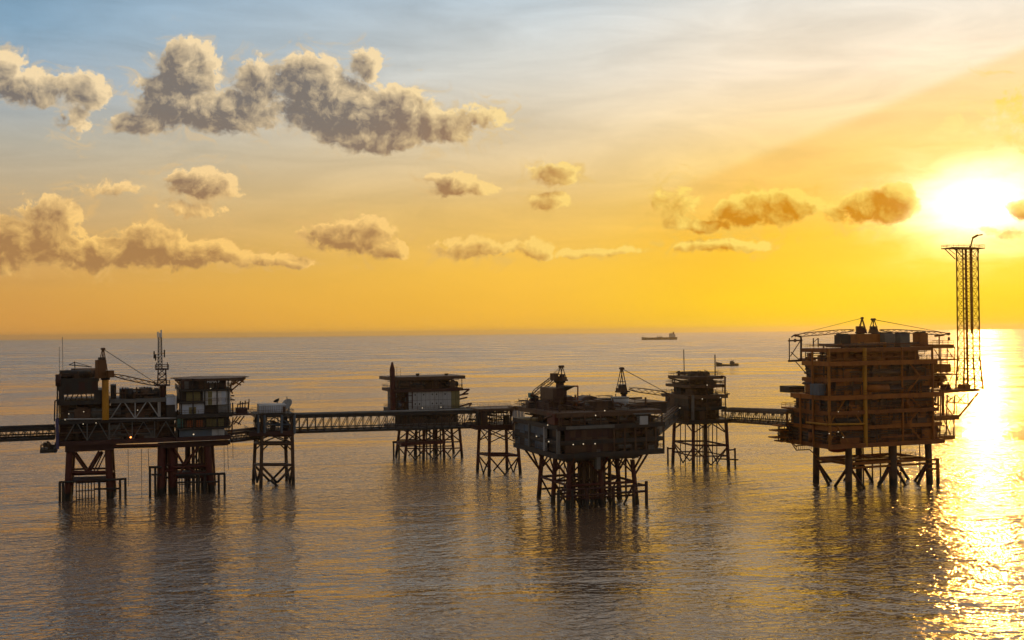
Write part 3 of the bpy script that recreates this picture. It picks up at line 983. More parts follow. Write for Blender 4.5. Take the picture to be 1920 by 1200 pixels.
    x0, x1, z0, z1 = fr.span(338.5, 757, 383, 776, -4)
    for i in range(6):
        a = x0 + (x1 - x0) * i / 6
        if i in (2, 3):
            fr.box('door', a + .1, a + (x1 - x0) / 6 - .1, -4.06, -4.005, z0 + .05, z0 + 1.9, 'olive_panel', wall1)
        else:
            fr.box('wall_panel', a + .05, a + (x1 - x0) / 6 - .05, -4.06, -4.005, z0 + .05, z1 - .05, 'blue_white', wall1)
    band(757, 776, 383, 433, -2, 17, DS)
    lv = band(760, 773, 410, 433, -3.4, 5, 'light_grey')
    x0, x1, z0, z1 = fr.span(410, 760, 433, 773, -3.4)
    for i in range(5):
        fr.box('louvre', x0 + .1, x1 - .1, -3.55, -3.405, z0 + .15 + i * (z1 - z0 - .2) / 5, z0 + .02 + (i + .7) * (z1 - z0 - .2) / 5, 'blue_grey', lv)
    fr.pbox('deck', 335, 753, 384, 756.5, -5, 20, DS, T)
    wall2 = band(733, 759, 381, 432, -4.2, 18, 'white_paint')
    x0, x1, z0, z1 = fr.span(381, 733, 432, 759, -4.2)
    cols = ('light_grey', 'olive_panel', 'white_paint', 'white_paint', 'blue_white', 'light_grey')
    for i in range(6):
        for k in range(2):
            a = x0 + (x1 - x0) * i / 6; zz = z0 + (z1 - z0) * k / 2
            fr.box('wall_panel', a + .05, a + (x1 - x0) / 6 - .05, -4.28, -4.205, zz + .05, zz + (z1 - z0) / 2 - .05, cols[i], wall2)
    band(734, 753, 337, 381, -2.8, 16, DS)
    x0, x1, z0, z1 = fr.span(349, 735, 376, 752, -3.2)
    for i in range(2):
        a = x0 + (x1 - x0) * i / 2
        fr.box('wall_panel', a + .06, a + (x1 - x0) / 2 - .06, -3.3, -2.81, z0, z1, 'olive_panel', T)
    fr.pbox('deck', 335, 730, 436, 733, -5, 21, DS, T)
    band(711, 730, 340, 424, -2.4, 15, 'dark_red')
    x0, x1, z0, z1 = fr.span(345, 713, 420, 730, -2.5)
    rng = random.Random(4)
    for i in range(8):
        a = x0 + (x1 - x0) * i / 8
        fr.box('wall_panel', a + .1, a + (x1 - x0) / 8 - .1, -2.6, -2.41, z0 + .2, z1 - .2, rng.choice(('dark_steel', 'grey_paint', 'dark_steel', 'brown_steel')), T)
    for px in (340, 362, 384, 407, 428):
        pxbar(fr, 'column', (px, 710), (px, 803), -4.6, .17, DS, T)
    for q in (728.6, 755, 776, 801.5):
        xx0, xx1, zz = fr.x(334, q, -5), fr.x(435, q, -5), fr.z(385, q, -5)
        railing(fr, T, xx0, xx1, -4.9, 10, zz, 'brown_steel', 'flr')
    # helideck: an octagon on struts
    hx0, hx1 = fr.x(326, 709, 4), fr.x(461, 707, 4)
    cx, rr, zh = (hx0 + hx1) / 2, (hx1 - hx0) / 2, fr.z(394, 708.5, 4)
    vs = [(cx + rr * 1.04 * math.cos(math.pi / 8 + k * math.pi / 4), 5 + rr * 1.04 * math.sin(math.pi / 8 + k * math.pi / 4), z) for z in (zh - .55, zh) for k in range(8)]
    fs = [tuple(reversed(range(8))), tuple(range(8, 16))] + [(k, (k + 1) % 8, 8 + (k + 1) % 8, 8 + k) for k in range(8)]
    hd = fr.mesh('helideck', vs, fs, 'brown_steel', T)
    net = MB()
    for k in range(8):
        a0, a1 = math.pi / 8 + k * math.pi / 4, math.pi / 8 + (k + 1) * math.pi / 4
        for r_ in (1.07, 1.12):
            net.bar((cx + rr * r_ * math.cos(a0), 5 + rr * r_ * math.sin(a0), zh + .1), (cx + rr * r_ * math.cos(a1), 5 + rr * r_ * math.sin(a1), zh + .1), .06, 4)
        for j in range(6):
            a = a0 + (a1 - a0) * j / 6
            net.bar((cx + rr * .98 * math.cos(a), 5 + rr * .98 * math.sin(a), zh - .1), (cx + rr * 1.1 * math.cos(a), 5 + rr * 1.1 * math.sin(a), zh + .12), .04, 4)
    net.build(fr, 'safety_net', 'brown_steel', hd)
    rng = random.Random(9)
    for (p, q) in (((430, 736), (458, 711)), ((430, 724), (446, 711)), ((436, 711), (430, 735)), ((452, 711), (436, 722)), ((340, 724), (328, 711)), ((336, 735), (342, 712)), ((446, 711), (458, 717)), ((432, 712), (452, 722))):
        pxbar(fr, 'helideck_strut', p, q, rng.uniform(-1, 9), .2, 'ochre_paint', T)
    for yo in (-1, 4, 9):
        pxbar(fr, 'helideck_girder', (328, 713), (456, 712), yo, .28, 'dark_red', T)
    # name board under the helideck edge
    sg = fr.pbox('sign_board', 386, 711, 414, 719, -4.6, .12, DS, T)
    cu = bpy.data.curves.new('sign_letters', 'FONT')
    cu.body = 'HIMA F'; cu.size = 1.25; cu.extrude = .03; cu.align_x = 'CENTER'
    cu.materials.append(MATS['white_paint'])
    so = bpy.data.objects.new('sign_letters', bpy.data.meshes.new_from_object(bpy.data.objects.new('letters_source', cu)))
    c = fr.P(400, 718, -4.66)
    link(so, sg, Matrix.Translation(c) @ Matrix.Rotation(fr.yaw, 4, 'Z') @ Matrix.Rotation(math.pi / 2, 4, 'X') @ Matrix.Diagonal((.9, 1, 1, 1)))
    # davit platform and stairs on the east side
    e = fr.pbox('deck', 432, 776, 471, 779, -3, 9, DR, T)
    xx0, xx1, zz = fr.x(433, 776, -3), fr.x(470, 776, -3), fr.z(450, 776, -3)
    railing(fr, e, xx0, xx1, -2.9, 5.9, zz, 'dark_red')
    fr.pbox('equipment_skid', 444, 765, 464, 776, -1, 4, 'dark_red', T)
    for px, q in ((446, 757), (451, 752), (455, 754), (460, 751), (466, 755), (467, 748)):
        pxbar(fr, 'davit_post', (px, q), (px - 1, 768), -.5, .16, DR, T)
    pxbar(fr, 'davit_arm', (446, 758), (467, 755), -.5, .16, DR, T)
    for a, b in (((436, 755), (437, 778)), ((433, 742), (439, 742)), ((433, 749), (440, 750)), ((433, 731), (436, 738))):
        pxbar(fr, 'stair_post', a, b, -2, .2, DR, T)
    for a, b in (((430, 786), (429, 822)), ((437, 782), (434, 812)), ((445, 780), (432, 800)), ((458, 780), (446, 796)), ((440, 790), (452, 796)), ((451, 780), (438, 796))):
        pxbar(fr, 'brace', a, b, -1, .17, R, T)
    # hanging hoses under the deck
    for px, q0, q1 in ((240, 842, 912), (265, 842, 930), (278, 842, 880), (420, 836, 900), (427, 836, 882), (436, 790, 860)):
        pxbar(fr, 'hanging_hose', (px, q0), (px + 1, q1), 2, .07, DS, T, seg=5)
    # lamps
    lamps(fr, T, [(180, 793), (129, 776), (157, 772), (122, 787), (156, 795), (336, 804.5), (395, 728.5), (258, 769)], -4.4, .2)
    lamps(fr, T, [(363, 814.5)], -5.2, .34)
    lamps(fr, T, [(245, 820)], -4.4, .36, 'lamp_red')
    pxbar(fr, 'white_stack', (329.5, 742), (330, 771), -4, .22, 'white_paint', T)
    # aerials
    pxbar(fr, 'whip_aerial', (117, 632), (118, 704), 0, .07, DS, T, seg=5)
    pxbar(fr, 'whip_aerial', (111, 650), (111.5, 706), 3, .06, DS, T, seg=5)
    return fr, T
FL, TL = western_platform()

crane('pedestal_crane', 'crane with a bright yellow pedestal on the helideck platform', FL.P(198, 787, -4), FL.z(198, 712, -4) - FL.z(198, 787, -4), .92,
      FL.P(296, 722, 3), 8.0, 'yellow_paint', 'ochre_dark', boom_w=1.0, hook=1.2, cab_side=-1, hs=4.6, hw=1.7, fore=.9, aft=2.6)

def comms_mast():
    fr = FL
    x, z0 = fr.at(304, 745, 3)
    zt = fr.z(300, 633, 3)
    T = thing('communications_mast', 'slim dark lattice mast with small aerials, beside the helideck block', 'mast', fr.W(x, 3, z0))
    zb = fr.z(304, 722, 3)
    bar('pedestal', fr.W(x + .2, 3, z0), fr.W(x + .2, 3, zb), .95, 'red_paint', T, 12)
    for q, w_ in ((721, 4.2), (691, 3.6)):
        z = fr.z(304, q, 3)
        d = fr.box('platform_grating', x - w_ / 2, x + w_ / 2, 3 - w_ / 2, 3 + w_ / 2, z - .35, z, 'dark_red', T)
        railing(fr, d, x - w_ / 2, x + w_ / 2, 3 - w_ / 2, 3 + w_ / 2, z, 'dark_red')
    z1 = fr.z(304, 691, 3)
    lattice(fr, T, x, 3, zb, z1, 2.4, 2.0, 3, 'dark_red', .16, .09)
    lattice(fr, T, x - .5, 3, z1, zt, 1.15, .9, 9, 'dark_steel', .12, .06)
    for k, (dx_, q0, q1) in enumerate(((-.75, 633, 622), (.55, 633, 619), (0, 633, 624))):
        bar('aerial', fr.W(x - .5 + dx_ * .7, 3, fr.z(300, q0, 3)), fr.W(x - .5 + dx_ * .7, 3, fr.z(300, q1, 3)), .22, 'white_paint', T)
    for dx_, q0, q1 in ((-1.6, 672, 658), (-1.2, 676, 664), (1.2, 670, 656)):
        p = bar('panel_aerial', fr.W(x - .5 + dx_, 2.8, fr.z(300, q0, 3)), fr.W(x - .5 + dx_, 2.8, fr.z(300, q1, 3)), .2, 'dark_steel', T)
        bar('mount', fr.W(x - .5 + dx_, 2.9, fr.z(300, (q0 + q1) / 2, 3)), fr.W(x - .5, 3, fr.z(300, (q0 + q1) / 2, 3)), .06, 'dark_steel', p)
    for dx_ in (-1.5, 1.5):
        bar('aerial', fr.W(x + dx_, 3, z1), fr.W(x + dx_, 3, z1 + 1.8), .12, 'dark_red', T)
comms_mast()

def cabin():
    fr = FL
    x0, x1, z0, z1 = fr.span(312, 744, 329, 759, -3.6)
    T = thing('site_cabin', 'small pale blue cabin between the mast and the white quarters wall', 'cabin', fr.W((x0 + x1) / 2, -2, z0))
    b = fr.box('body', x0, x1, -3.6, 0, z0, z1, 'blue_white', T)
    for i in range(3):
        a = x0 + (x1 - x0) * i / 3
        fr.box('wall_panel', a + .05, a + (x1 - x0) / 3 - .05, -3.66, -3.605, z0 + .08, z1 - .1, 'blue_white', b)
    fr.box('roof', x0 - .12, x1 + .12, -3.8, .1, z1, z1 + .18, 'light_grey', T)
    fr.pbox('support_frame', 312, 759.2, 329, 786, -3.2, 3, 'dark_steel', T)
cabin()

# ---------------------------------------------------------------- bridge support tower with satellite dishes
def tripod(px, depth, label, legs, top, hor, xs, mat, group):
    fr = Frame(px, depth)
    T = thing('support_tower', label, 'support tower', fr.W(4, 6, 0), group)
    pts = []
    for (p, q, yo) in legs:
        leg(fr, T, p, q, yo, .52, mat)
    return fr, T
SUP = 'bridge support towers'
def tower_one():
    fr, T = tripod(490, 327, 'square support tower carrying a pale container and satellite dishes', [((492, 776), (489, 917), 0), ((547, 776), (550, 914), 0), ((481, 776), (475, 908), 12), ((534, 776), (538, 907), 12)], 0, 0, 0, 'brown_steel', SUP)
    B = 'brown_steel'
    C4 = [lambda q: fr.P(492 - (q - 776) * .02, q, 0), lambda q: fr.P(547 + (q - 776) * .02, q, 0), lambda q: fr.P(534 + (q - 776) * .03, q - 2, 12), lambda q: fr.P(481 - (q - 776) * .045, q - 2, 12)]
    for q, r in ((815, .62), (832, .5), (872, .34)):
        for k in range(4):
            bar('brace', C4[k](q), C4[(k + 1) % 4](q), r, B if q > 820 else 'dark_red', T)
    for k in range(4):
        a, b = C4[k], C4[(k + 1) % 4]
        m_ = (a(818) + b(818)) / 2
        bar('brace', a(830), m_, .2, B, T); bar('brace', m_, b(830), .2, B, T)
        bar('brace', a(846), (a(833) * .78 + b(833) * .22), .2, B, T)
        bar('brace', b(846), (b(833) * .78 + a(833) * .22), .2, B, T)
        lo = (a(905) + b(905)) / 2
        bar('brace', a(874), lo, .36, B, T); bar('brace', b(874), lo, .36, B, T)
        m2 = (a(778) + b(778)) / 2
        bar('brace', a(800), m2, .17, 'blue_grey', T); bar('brace', m2, b(800), .17, 'blue_grey', T)
        bar('brace', a(796), b(796), .2, 'blue_grey', T)
    a = fr.P(507, 900, 0); bar('brace', a, fr.P(521, 912, 0), .36, B, T)
    x0, x1, z = fr.x(480, 776, -1), fr.x(552, 776, -1), fr.z(515, 776, -1)
    deck(fr, T, x0, x1, -1, 13, z, .7, 'dark_steel', 'fblr')
    z2 = fr.z(515, 812, -1)
    d2 = deck(fr, T, x0 - 2, x1, -1, 13, z2 + .5, .8, 'dark_red', 'fl')
    for px in (484, 496, 528, 552):
        pxbar(fr, 'column', (px, 778), (px, 812), -.8, .42, 'blue_grey', T)
    fill(fr, T, x0 + .5, x1 - .5, 0, 12, z2 + .5, z - 1, 21, 3, 1, 24, ('blue_grey', 'dark_steel'), 'blue_grey')
    return fr, T
F1, T1 = tower_one()

def container():
    fr = F1
    x0, x1, z0, z1 = fr.span(486, 757, 536, 775, 0)
    T = thing('container', 'pale grey ribbed container on top of the support tower', 'container', fr.W((x0 + x1) / 2, 3, z0))
    b = fr.box('body', x0, x1, 0, 5, z0 + .1, z1 - .5, 'light_grey', T)
    for i in range(12):
        a = x0 + (x1 - x0) * i / 12
        fr.box('rib', a + .12, a + (x1 - x0) / 12 - .22, -.07, -.003, z0 + .25, z1 - .65, 'blue_white', b)
    vs = [(x0 - .1, -.1, z1 - .5), (x1 + .1, -.1, z1 - .5), (x1 + .1, 5.1, z1 - .5), (x0 - .1, 5.1, z1 - .5), (x0 - .1, 1.0, z1), (x1 + .1, 1.0, z1 - .15), (x1 + .1, 4.0, z1 - .15), (x0 - .1, 4, z1)]
    fr.mesh('roof', vs, [(0, 3, 2, 1), (4, 5, 6, 7), (0, 1, 5, 4), (1, 2, 6, 5), (2, 3, 7, 6), (3, 0, 4, 7)], 'light_grey', T)
    fr.box('end_door', x1 - 1.0, x1 - .1, -.12, -.075, z0 + .2, z1 - .9, 'brown_steel', b)
container()

def dish(label, c, r, aim, mat, base, post_r=.22):
    """satellite dish: bowl, feed on struts, mount post down to base"""
    T = thing('satellite_dish', label, 'satellite dish', base, 'dishes on the support tower')
    c, aim = Vector(c), Vector(aim).normalized()
    q = aim.to_track_quat('Z', 'Y').to_matrix().to_4x4()
    seg, rings = 24, 6
    vs, fs = [], []
    for side in (0, 1):
        for i in range(rings + 1):
            a = r * i / rings
            z = a * a / (4 * r * .42) - .05 * side
            vs += [((a or .01) * math.cos(2 * math.pi * j / seg), (a or .01) * math.sin(2 * math.pi * j / seg), z) for j in range(seg)]
    n = (rings + 1) * seg
    for side in (0, 1):
        for i in range(rings):
            for j in range(seg):
                k = (j + 1) % seg
                f = (side * n + i * seg + j, side * n + i * seg + k, side * n + (i + 1) * seg + k, side * n + (i + 1) * seg + j)
                fs.append(f if side == 0 else tuple(reversed(f)))
    for j in range(seg):
        k = (j + 1) % seg
        fs.append((rings * seg + j, rings * seg + k, n + rings * seg + k, n + rings * seg + j))
    o = bpy.data.objects.new('bowl', mesh('bowl', vs, fs, mat, 'all'))
    link(o, T, Matrix.Translation(c) @ q)
    bar('feed_horn', c + aim * r * .75, c + aim * r * .95, .12, 'dark_steel', T)
    for j in range(3):
        v_ = (q @ Vector((r * .92 * math.cos(j * 2.09), r * .92 * math.sin(j * 2.09), r * .5)))
        bar('feed_strut', c + v_, c + aim * r * .85, .05, 'light_grey', T, 5)
    bar('post', Vector((c.x, c.y, base[2])) - aim * .0, c - aim * .2, post_r, mat, T)
zt1 = F1.z(515, 776, -1)
b = F1.P(541, 776, 3)
dish('large pale dish at the outer end of the container on the support tower', F1.P(541, 761, 3), 1.9, (-.38, -.72, .58), 'light_grey', (b.x, b.y, zt1), .3)
b = F1.P(520, 776, 7)
dish('small dark dish behind the container roof', F1.P(520, 753.5, 7), 1.05, (-.5, .2, .85), 'dark_steel', (b.x, b.y, zt1))
pxbar(F1, 'whip_aerial', (538, 743), (538, 775), 9, .13, 'brown_steel', T1, seg=5)

# ---------------------------------------------------------------- second support tower
def tower_two():
    fr, T = tripod(917, 346, 'bare support tower with crossed braces, beside the central platform', [((918, 796), (917, 896), 0), ((968, 796), (976, 893), 0), ((899, 796), (895, 888), 11.5), ((949, 796), (951, 889), 11.5)], 0, 0, 0, 'red_paint', SUP)
    B = 'red_paint'
    C4 = [lambda q: fr.P(918, q, 0), lambda q: fr.P(967 + max(0, q - 800) * .09, q, 0), lambda q: fr.P(949 + max(0, q - 800) * .02, q - 4, 11.5), lambda q: fr.P(899 - max(0, q - 800) * .045, q - 4, 11.5)]
    for q, r in ((803, .6), (854, .36)):
        for k in range(4):
            bar('brace', C4[k](q), C4[(k + 1) % 4](q), r, B, T)
    for k in range(4):
        a, b = C4[k], C4[(k + 1) % 4]
        bar('brace', a(806), b(830), .17, B, T); bar('brace', b(806), a(830), .17, B, T)
        bar('brace', a(857), (b(893) * .55 + a(893) * .45), .25, B, T)
        bar('brace', b(857), (a(893) * .55 + b(893) * .45), .25, B, T)
    x0, x1, z = fr.x(893, 798, -1.5), fr.x(985, 798, -1.5), fr.z(930, 797, -1.5)
    d = deck(fr, T, x0, x1, -1.5, 13, z, .9, 'dark_red', 'fbl')
    zt = fr.z(930, 768, -1.5)
    fill(fr, T, x0 + .5, x1, -1, 12, z, zt, 31, 3, 2, 44, ('dark_steel', 'brown_steel'), 'dark_red')
    deck(fr, T, x0 + 1, x1, -1.2, 12, zt + .3, .5, 'brown_steel', 'fb')
    for i in range(6):
        p0, p1 = 905 + i * 13, 905 + (i + 1) * 13
        pxbar(fr, 'column', (p0, 769), (p0, 797), -1.2, .16, 'dark_red', T)
        pxbar(fr, 'brace', (p0, 797), (p1, 769), 10, .12, 'dark_red', T)
    return fr, T
F2, T2 = tower_two()

# ---------------------------------------------------------------- footbridges of the west side
BR = 'footbridges between the platforms'
z_ = FL.z(60, 825, 2)
a = FL.W(FL.x(-130, 825, 6), 6, z_); b = FL.W(FL.x(103, 826, 6), 6, z_)
truss_bridge('footbridge', 'footbridge leaving the helideck platform towards the edge of the picture', a, b, 3.2, 2.6, 20, 'dark_steel', 'dark_steel', BR, rc=.3, rb=.1, zig=True)
a = FL.P(428, 828, 4); b = F1.P(484, 826, 5)
z_ = a.z; b = Vector((b.x, b.y, z_))
truss_bridge('footbridge', 'short low footbridge from the helideck block to the dish tower', a, b, 2.6, 2.2, 6, 'dark_red', 'brown_steel', BR, rc=.22, rb=.09, zig=True, top_deck=False)
a, b = F1.P(546, 810, 6), F2.P(925, 799, 5)
truss_bridge('footbridge', 'long trussed footbridge between the two support towers', a, b, 3.4, 4.6, 26, 'dark_steel', 'grey_paint', BR, rc=.28, rb=.12)

# ---------------------------------------------------------------- accommodation platform behind the long bridge
def quarters_platform():
    fr = Frame(770, 391)
    T = thing('offshore_platform', 'platform with a pale panelled front and a pointed stack, behind the long footbridge', 'platform', fr.W(10, 8, 0), 'platforms of the offshore field')
    B = 'brown_steel'; R = 'red_paint'
    cols = (762, 795, 832, 864)
    for i, px in enumerate(cols):
        leg(fr, T, (px - (i - 1.5) * 2, 798), (px + (i - 1.5) * 2, 864), 0, .5, R)
        leg(fr, T, (px - 15 - (i - 1.5) * 2, 797), (px - 16 + (i - 1.5) * 2, 854), 14, .5, R)
        if i < 3:
            p1 = cols[i + 1]
            for yo, o, q in ((0, 0, 0), (14, -15, -4)):
                for a, b in (((px, 802), (p1, 828)), ((p1, 802), (px, 828)), ((px, 829), (p1, 828)), ((px, 841), (p1, 840)), ((px, 842), ((px + p1) / 2, 862)), ((p1, 842), ((px + p1) / 2, 862))):
                    pxbar(fr, 'brace', (a[0] + o, a[1] + q), (b[0] + o, b[1] + q), yo, .24, R, T, seg=6)
    for k in range(8):
        pxbar(fr, 'conductor', (780 + k * 6.5, 798), (781 + k * 6.5, 866), 3 + k % 3 * 3, .26, 'dark_red', T)
    for px in (738, 748):
        a = fr.P(px, 829, 6); bar('fender_post', a, Vector((a.x, a.y, -4)), .32, 'dark_steel', T)
    pxbar(fr, 'landing_beam', (736, 829), (800, 827), 6, .36, 'dark_red', T)
    x0, x1, z0, z1 = fr.span(752, 828, 835, 834, -2)
    fr.box('landing', x0, x1, -2, 5, z0, z1, 'red_paint', T)
    # decks
    L0, L1 = fr.x(744, 790, -3), fr.x(880, 790, -3)
    zb, zm, zw, zt = fr.z(810, 799, -3), fr.z(810, 767, -3), fr.z(810, 728.5, -3), fr.z(800, 706, -3)
    deck(fr, T, L0, L1 - 2, -3, 17, zb, .9, 'dark_red', 'fblr')
    deck(fr, T, L0, L1, -3, 17, zm, .9, 'dark_steel', 'fblr')
    panels(fr, T, L0 + .6, L1 - 3, zb, zm - 1.3, 1, 12, 1, ('dark_steel', 'brown_steel'), 41)
    fill(fr, T, L0 + 1, L1 - 3, -2.4, 1, zb, zm - 1, 42, 5, 3, 30, ('dark_steel', 'brown_steel'))
    xl, xm, xr = fr.x(741, 745, -2.6), fr.x(766, 745, -2.6), fr.x(862, 745, -2.6)
    # open dark bays on the west, panelled front on the east
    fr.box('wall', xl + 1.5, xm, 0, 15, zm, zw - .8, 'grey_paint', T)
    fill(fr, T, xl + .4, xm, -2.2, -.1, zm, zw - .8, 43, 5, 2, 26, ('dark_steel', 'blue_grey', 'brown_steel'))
    for px in (742, 752, 763, 773):
        pxbar(fr, 'column', (px, 729), (px, 766), -2.6, .18, 'dark_red', T)
    for q in (742, 754):
        pxbar(fr, 'rail_pipe', (742, q), (773, q), -2.7, .14, 'dark_red', T)
    wl = fr.box('wall', xm, xr, -2.5, 14, zm, zw - .8, 'dark_steel', T)
    n = 12
    for i in range(n):
        a = xm + (xr - xm) * i / n; w_ = (xr - xm) / n
        for k in range(2):
            za = zm + (zw - .8 - zm) * k / 2; h_ = (zw - .8 - zm) / 2
            pn = fr.box('wall_panel', a + .05, a + w_ - .05, -2.58, -2.503, za + .05, za + h_ - .05, 'light_grey' if i < 10 else 'olive_panel', wl)
            if i in (1, 2, 3, 5, 6, 7, 8) and (i + k) % 5 != 3:
                fr.box('window', a + w_ * .4, a + w_ * .66, -2.63, -2.585, za + h_ * .52, za + h_ * .68, 'dark_glass', wl)
    deck(fr, T, xl - .4, fr.x(868, 728, -3), -3.2, 16, zw, .7, 'dark_red', 'fblr')
    # machinery deck under the roof
    xw, xe = fr.x(752, 718, -2), fr.x(846, 718, -2)
    fr.box('wall', xw, xe, 0, 12, zw, zt - .7, 'dark_steel', T)
    panels(fr, T, fr.x(786, 718, -1), xe, zw + .2, zt - 1.1, -.4, 8, 1, ('brown_steel', 'dark_red', 'dark_steel'), 44)
    fill(fr, T, xl + .5, fr.x(862, 718, -2), -2.5, -.5, zw, zt - .8, 45, 7, 3, 30, ('dark_steel', 'brown_steel'))
    deck(fr, T, fr.x(731, 706, -2.5), fr.x(872, 706, -2.5), -2.8, 14, zt, .8, 'brown_steel', '')
    for px in (783, 837):
        c = fr.P(px, 706, 4)
        v_ = bar('vent', c, c + Vector((0, 0, .7)), .55, 'dark_steel', T)
        bar('vent_cowl', c + Vector((0, 0, .7)), c + Vector((0, 0, 1.1)), .75, 'dark_steel', v_)
    for px in (745, 768, 790, 815, 842, 866):
        pxbar(fr, 'column', (px, 707), (px, 727), -2.4, .15, 'dark_red', T)
    # stack on the west corner
    c0, c1 = fr.P(737, 772, -2), fr.P(735.5, 693, -2)
    bar('stack', c0, c1, .95, 'red_paint', T, 12)
    vs, fs = cyl_data(12, .95, .3)
    L = fr.z(735, 679, -2) - c1.z
    o = bpy.data.objects.new('stack_cap', mesh('stack_cap', vs, fs, 'red_paint', 'sides'))
    link(o, T, Matrix.Translation(c1 + Vector((0, 0, L / 2))) @ Matrix.Diagonal((1, 1, L, 1)))
    for q in (706, 715, 729, 745, 757, 768):
        z = fr.z(736, q, -2); xx = fr.x(736, q, -2)
        fr.box('stack_platform', xx - 1.5, xx + 1.3, -3.4, -.6, z - .12, z, 'dark_red', T)
    # brackets on the east side
    for p, q, p2, q2 in ((850, 731, 880, 730), (854, 742, 878, 738), (854, 764, 884, 756), (880, 730, 866, 740), (884, 756, 876, 768), (854, 750, 876, 745)):
        pxbar(fr, 'bracket', (p, q), (p2, q2), -1, .3, 'red_paint', T)
    fr.pbox('deck', 860, 768, 886, 770, -3, 8, 'dark_red', T)
    lamps(fr, T, [(792, 765), (827, 763.5)], -3.4, .26)
    pxbar(fr, 'whip_aerial', (744, 688), (744, 706), 0, .06, 'dark_steel', T, seg=5)
    pxbar(fr, 'whip_aerial', (751, 690), (751, 706), 3, .05, 'dark_steel', T, seg=5)
quarters_platform()

# ---------------------------------------------------------------- central platform, nearest to the camera
def central_platform():
    fr = Frame(1065, 281)
    T = thing('offshore_platform', 'squat process platform nearest the camera, with two cranes and propped overhanging decks', 'platform', fr.W(9, 10, 0), 'platforms of the offshore field')
    B, R, DS, DR = 'brown_steel', 'red_paint', 'dark_steel', 'dark_red'
    cols, rows = (1066, 1128, 1192), (0, 10, 20)
    top, bot = {}, {}
    for i, px in enumerate(cols):
        x = fr.x(px, 940, 0)
        for k, y in enumerate(rows):
            r = .62
            lean = (i - 1) * .6, (k - 1) * .5
            a, b_ = fr.W(x - lean[0], y - lean[1], fr.z(px, 862, 0)), fr.W(x + lean[0], y + lean[1], -5)
            top[i, k], bot[i, k] = a, b_
            bar('leg', a, b_, r, R, T, 14)
    def J(i, k, z):
        a, b_ = top[i, k], bot[i, k]
        return a + (b_ - a) * ((z - a.z) / (b_.z - a.z))
    zh, zl, zt = 5.6, 1.6, top[0, 0].z
    for i in range(3):
        for k in range(3):
            if i < 2:
                for z, r in ((zh, .34), (zl + .6, .28)):
                    bar('brace', J(i, k, z), J(i + 1, k, z), r, R, T)
                m_ = (J(i, k, zt) + J(i + 1, k, zt)) / 2
                bar('brace', J(i, k, zh + 2.2), m_, .22, R, T); bar('brace', J(i + 1, k, zh + 2.2), m_, .22, R, T)
                lo = (J(i, k, -2) + J(i + 1, k, -2)) / 2
                bar('brace', J(i, k, zh), lo, .26, R, T); bar('brace', J(i + 1, k, zh), lo, .26, R, T)
            if k < 2:
                bar('brace', J(i, k, zh), J(i, k + 1, zh), .34, R, T)
                m_ = (J(i, k, zt) + J(i, k + 1, zt)) / 2
                bar('brace', J(i, k, zh + 2.2), m_, .22, R, T); bar('brace', J(i, k + 1, zh + 2.2), m_, .22, R, T)
            if i < 2 and k < 2:
                bar('brace', J(i, k, zh), J(i + 1, k + 1, zh), .24, R, T)
    # well conductors
    rng = random.Random(5)
    xc, x2 = fr.x(1088, 900, 4), fr.x(1138, 900, 4)
    for a in range(5):
        for c in range(3):
            x, y = xc + (x2 - xc) * a / 4 + rng.uniform(-.3, .3), 2 + 3.2 * c
            bar('conductor', fr.W(x, y, zt + 1), fr.W(x, y, -5), .34 if a != 2 else .5, 'brown_steel', T, 10)
    for a in range(6):
        x = fr.x(1142 + a * 8, 900, 8)
        bar('riser', fr.W(x, 8 + a % 2 * 3, zt + 1), fr.W(x, 8 + a % 2 * 3, -5), .2, R, T)
    for a in range(5):
        x = fr.x(1040 + a * 9, 900, 12)
        bar('riser', fr.W(x, 12, zt + 1), fr.W(x, 12, -5), .1, DR, T, 6)
    # boat landing in front
    xl, xr = fr.x(1046, 925, -3), fr.x(1213, 915, -3)
    zb = fr.z(1060, 919, -3)
    for px in (1047, 1073, 1100, 1150, 1188, 1212):
        x = fr.x(px, 920, -3)
        bar('fender_post', fr.W(x, -3, zb + (1.0 if px == 1212 else 0)), fr.W(x, -3, -5), .42 if px != 1073 else .3, DS if px % 2 else DR, T, 10)
    for z in (zb, zb - 1.6):
        bar('landing_beam', fr.W(xl, -3, z), fr.W(xr, -3, z), .3, DR, T)
    for px in (1060, 1200):
        x = fr.x(px, 920, -1)
        bar('landing_beam', fr.W(x, -3, zb), fr.W(x, 0, zb), .28, DR, T)
    pxbar(fr, 'brace', (1060, 922), (1048, 945), -3, .25, DR, T)
    # decks: cellar, lower, main, upper
    y0, y1 = -5.5, 27
    xw, xe = fr.x(1046, 848, y0), fr.x(1246, 838, y0)
    z1, z2, z3, z4 = fr.z(1080, 850, y0), fr.z(1080, 826, y0), fr.z(1080, 798, y0), fr.z(1080, 774, y0)
    zc = zt + .4
    deck(fr, T, fr.x(1058, 868, -2), fr.x(1196, 862, -2), -2.5, 23, zc + .6, .8, DS, 'fblr')
    fill(fr, T, fr.x(1062, 860, -2), fr.x(1190, 860, -2), -1.5, 22, zc + .6, z1 - 1, 51, 8, 4, 40, (DS, B, DR))
    deck(fr, T, xw, xe, y0, y1, z1, .9, DS, 'fblr')
    deck(fr, T, xw + .05, xe - .3, y0 + .05, y1 - .1, z2, .7, DS, '')
    deck(fr, T, xw - .05, xe + .2, y0 - .05, y1 + .1, z3, .8, DS, 'fr')
    deck(fr, T, xw + .3, xe - .5, y0 + .4, y1 - .5, z4, .8, B, 'fblr')
